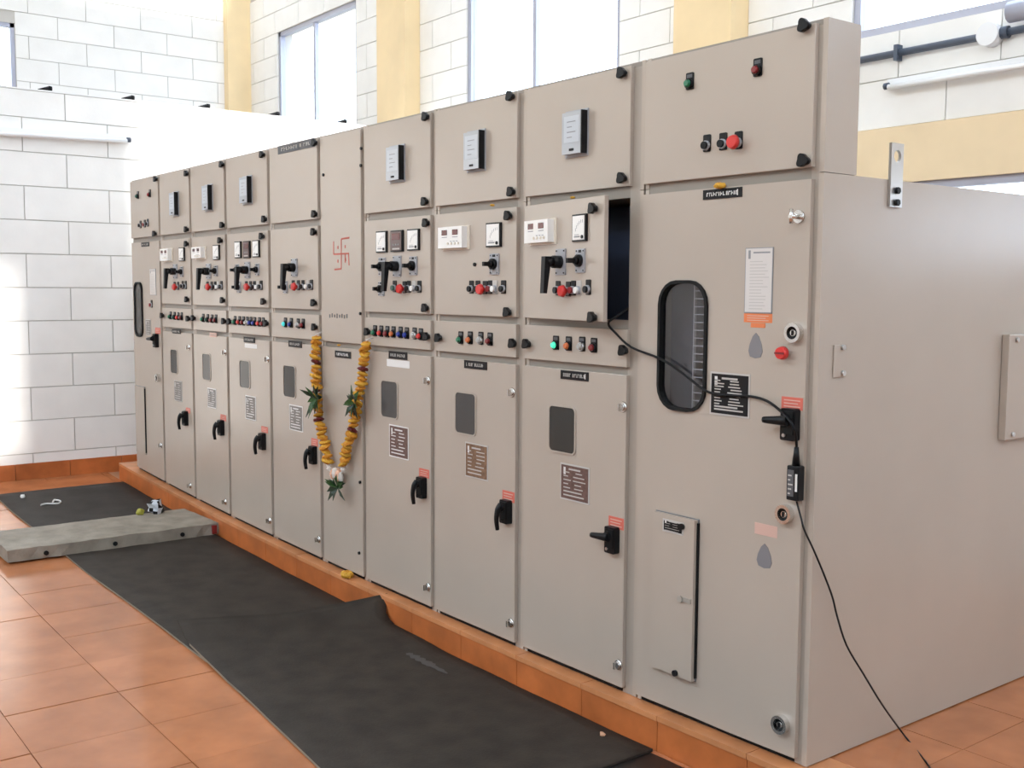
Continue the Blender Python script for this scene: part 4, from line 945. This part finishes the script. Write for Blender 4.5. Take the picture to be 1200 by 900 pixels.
# ================================================================== GARLAND, FLOWERS, ADAPTER
gar = add('flower_garland', None, None, tuple(un(395, 470, 1, -0.05)), label='marigold garland hanging on the slim cubicle', cat='garland')
def bloom_mesh(name, c, r, c2=None):
    m = MB()
    for k in range(9):
        a = 2 * math.pi * k / 9; m.blob((r * 0.55 * math.cos(a), r * 0.55 * math.sin(a), 0), r * 0.55, c, 4, 5, 0.2, (1, 1, 0.6))
    m.blob((0, 0, 0), r * 0.7, c2 or c, 4, 6, 0.2, (1, 1, 0.75)); return m.mesh(name)
random.seed(4)
BL = [bloom_mesh('marigold_bloom', 'marigold', 0.030, 'marigold_deep'), bloom_mesh('marigold_bloom', 'marigold_deep', 0.028, 'marigold'), bloom_mesh('rose_bloom', 'rose', 0.026)]
YG = -0.048
def strand(pts, dark):
    P = [Vector(un(x, y, 1, YG)) for x, y in pts]; L = 0; seg = []
    for a, c in zip(P[:-1], P[1:]): seg.append((L, a, c, (c - a).length)); L += (c - a).length
    n = int(L / 0.026)
    for k in range(n + 1):
        d = L * k / n
        for s0, a, c, l_ in seg:
            if s0 <= d <= s0 + l_ + 1e-6: p = a + (c - a) * ((d - s0) / l_); break
        isd = any(abs(k / n - q_) < 0.55 / n for q_ in dark)
        o = add('rose_bloom' if isd else 'marigold_bloom', BL[2] if isd else BL[k % 2], gar, (p.x + random.uniform(-.004, .004), p.y + random.uniform(-.004, .004), p.z), rotz=random.uniform(0, 6.28)); o.rotation_euler = (random.uniform(-.45, .45), random.uniform(-.45, .45), random.uniform(0, 6.28)); o.scale = [random.uniform(0.85, 1.15)] * 3
strand([(370, 396), (370, 430), (371, 462), (373, 490), (379, 515), (384, 540)], (0.2, 0.42, 0.65))
strand([(429, 403), (427, 420), (424, 445), (418, 475), (413, 505), (405, 530), (403, 543)], (0.19, 0.70))
def leaves(px, py, n, L, name='garland_leaves', parent=gar):
    c = Vector(un(px, py, 1, YG - 0.02)); m = MB()
    for k in range(n):
        a = random.uniform(0, 6.28); d = Vector((math.cos(a), random.uniform(-0.5, 0.05), math.sin(a) * 0.6)).normalized(); s_ = d.cross(Vector((0, 1, 0.2))).normalized() * 0.014
        t = c + d * L * random.uniform(0.6, 1.1); mid = c + (t - c) * 0.5 + Vector((0, -0.008, 0.006)); b0 = len(m.v); th = Vector((0, 0.002, 0))
        for q_ in (c, mid + s_, t, mid - s_): m.v.append(tuple(q_))
        for q_ in (c, mid + s_, t, mid - s_): m.v.append(tuple(q_ + th))
        mm = random.choice(('leaf', 'leaf', 'leaf_dark'))
        m.face([b0, b0 + 1, b0 + 2, b0 + 3], mm); m.face([b0 + 7, b0 + 6, b0 + 5, b0 + 4], mm)
        for i in range(4): j = (i + 1) % 4; m.face([b0 + i, b0 + 4 + i, b0 + 4 + j, b0 + j], mm)
    return put(name, m, parent, label='cluster of dark green leaves')
leaves(372, 468, 18, 0.12); leaves(416, 473, 18, 0.10)
pend = Vector(un(395, 562, 1, YG)); m = MB()
for k in range(7):
    a = math.pi * (0.15 + 0.7 * k / 6); m.blob((pend.x + 0.045 * math.cos(a), pend.y - 0.01 * (k % 2), pend.z + 0.035 * math.sin(a)), 0.022, 'petal_peach' if k % 3 else 'petal_white', 4, 6, 0.2, (0.8, 0.8, 1.4))
put('pendant_flowers', m, gar, label='peach and white blossoms of the garland pendant'); leaves(396, 572, 16, 0.095)
m = MB()
for pts in ([(384, 540), (386, 549), (390, 556)], [(403, 543), (402, 550), (399, 557)]):
    m.tube([tuple(un(x, y, 1, YG)) for x, y in pts], 0.005, 'thread', seg=6)
    for x, y in pts[:-1] + [((pts[0][0] + pts[1][0]) / 2, (pts[0][1] + pts[1][1]) / 2)]: m.blob(tuple(un(x, y, 1, YG)), 0.014, 'petal_white', 4, 6, 0.2)
put('garland_thread', m, gar, label='white thread with small white buds')
m = MB()
for px in ((370, 392), (429, 399)): q0 = Vector(un(*px, 1, YG)); m.tube([tuple(q0), (q0.x, YD, q0.z + 0.012)], 0.004, 'thread', seg=6, smooth=1)
put('garland_tie', m, gar)
for k, (px, py, lab, r_) in enumerate(((844, 217.5, 'single marigold bloom tucked above the nearest black label', 0.8), (671, 231.5, 'marigold petal tuft above the ajar control door', 0.4), (577, 240.5, 'marigold petal tuft above the closed relay door', 0.4), (397, 404.5, 'marigold petal tuft above the label of the slim cubicle', 0.4))):
    p = un(px, py, 1, -0.022); m = MB(); random.seed(20 + k)
    for i in range(7): a = 2 * math.pi * i / 7; m.blob((p[0] + 0.014 * r_ * math.cos(a), p[1] + 0.012 * r_ * math.sin(a), p[2]), 0.014 * r_, 'marigold', 4, 5, 0.2, (1, 1, 0.8))
    m.blob(tuple(p), 0.018 * r_, 'marigold_deep', 4, 6, 0.2, (1, 1, 0.8)); put('marigold_flower', m, label=lab, cat='flower')
p = un(407, 689, 1, -0.05); p[2] = sag(p[0]); m = MB(); random.seed(31)
for i in range(7): a = 2 * math.pi * i / 7; m.blob((p[0] + 0.022 * math.cos(a), p[1] + 0.018 * math.sin(a), p[2] + 0.018), 0.018, 'marigold', 4, 5, 0.2)
m.blob((p[0], p[1], p[2] + 0.02), 0.022, 'marigold_deep', 4, 6, 0.2); put('marigold_flower', m, label='marigold bloom dropped on the plinth edge below the garland', cat='flower')

YA = -0.035
ad = add('power_adapter', None, None, tuple(un(931, 590, 1, YA)), label='black power adapter hanging by its cord from a door handle', cat='adapter')
x0, x1 = un(921.5, 568, 1, -0.045)[0], un(935.5, 568, 1, -0.045)[0]; z1, z0 = un(929, 546, 1, -0.045)[2], un(929, 587, 1, -0.045)[2]
m = MB(); m.box(x0, x1, -0.046, -0.014, z0, z1, 'black'); body = put('adapter_body', m, ad, bevel=0.004)
m = MB(); wA, hA = x1 - x0, z1 - z0; m.box(x0 + wA * 0.12, x0 + wA * 0.62, -0.0468, -0.046, z0 + hA * 0.12, z0 + hA * 0.88, 'label_grey')
for k in range(5): m.box(x0 + wA * 0.16, x0 + wA * (0.35 + 0.1 * (k % 3)), -0.0474, -0.0468, z0 + hA * (0.18 + 0.13 * k), z0 + hA * (0.22 + 0.13 * k), 'print_light')
put('rating_label', m, body, label='grey printed rating label')
m = MB(); m.box(x0 + wA * 0.74, x0 + wA * 0.92, -0.0468, -0.046, z0 + hA * 0.28, z0 + hA * 0.78, 'print_white'); put('barcode_label', m, body, label='white strip label')
xm = (x0 + x1) / 2
up_pts = [tuple(un(713, 379, 1, -0.06)), tuple(un(722, 391, 1, -0.035)), tuple(un(740, 407, 1, -0.03)), tuple(un(775, 421, 1, -0.028)), tuple(un(803, 440, 1, -0.028)), tuple(un(829, 459, 1, -0.030)), tuple(un(855, 463.5, 1, -0.020)), tuple(un(880, 464.5, 1, -0.022)), tuple(un(899, 470, 1, -0.03)), tuple(un(915, 482, 1, -0.045)), tuple(un(926, 494, 1, -0.060)), tuple(un(932, 508, 1, -0.052)), tuple(un(933.5, 524, 1, -0.036))]
a0 = up_pts[0]; start = [(-0.93, 0.06, a0[2] + 0.07), (-0.90, -0.02, a0[2] + 0.03)]
m = MB(); m.tube([(a0[0] + 0.04, 0.05, a0[2] + 0.08), (a0[0] + 0.02, -0.03, a0[2] + 0.03)] + up_pts, 0.0045, 'black', seg=7); put('mains_cord', m, ad)
m = MB(); pq = Vector(up_pts[-1]); m.cyl(tuple(pq), (xm, -0.030, z1 - 0.002), 0.007, 'black', r1=0.013, seg=10); put('cord_plug', m, ad)
low = [(xm + 0.004, -0.030, z0 + 0.004)] + [tuple(un(x, y, 1, d_)) for x, y, d_ in ((938.5, 606, -0.036), (943, 622, -0.040))] + [tuple(un(x, y, 0, X_)) for x, y, X_ in ((956, 650, 0.012), (974, 695, 0.025), (981, 722, 0.030), (992, 756, 0.045), (1012, 790, 0.06), (1034, 826, 0.085))]
g1 = un(1060, 862, 2, sag(0) + 0.006); g2 = un(1092, 903, 2, sag(0) + 0.006)
low += [tuple(g1), tuple(g2), (g2[0] + 0.12, g2[1] - 0.16, sag(0) + 0.006)]
m = MB(); m.tube(low, 0.0032, 'black', seg=7); put('output_cord', m, ad)
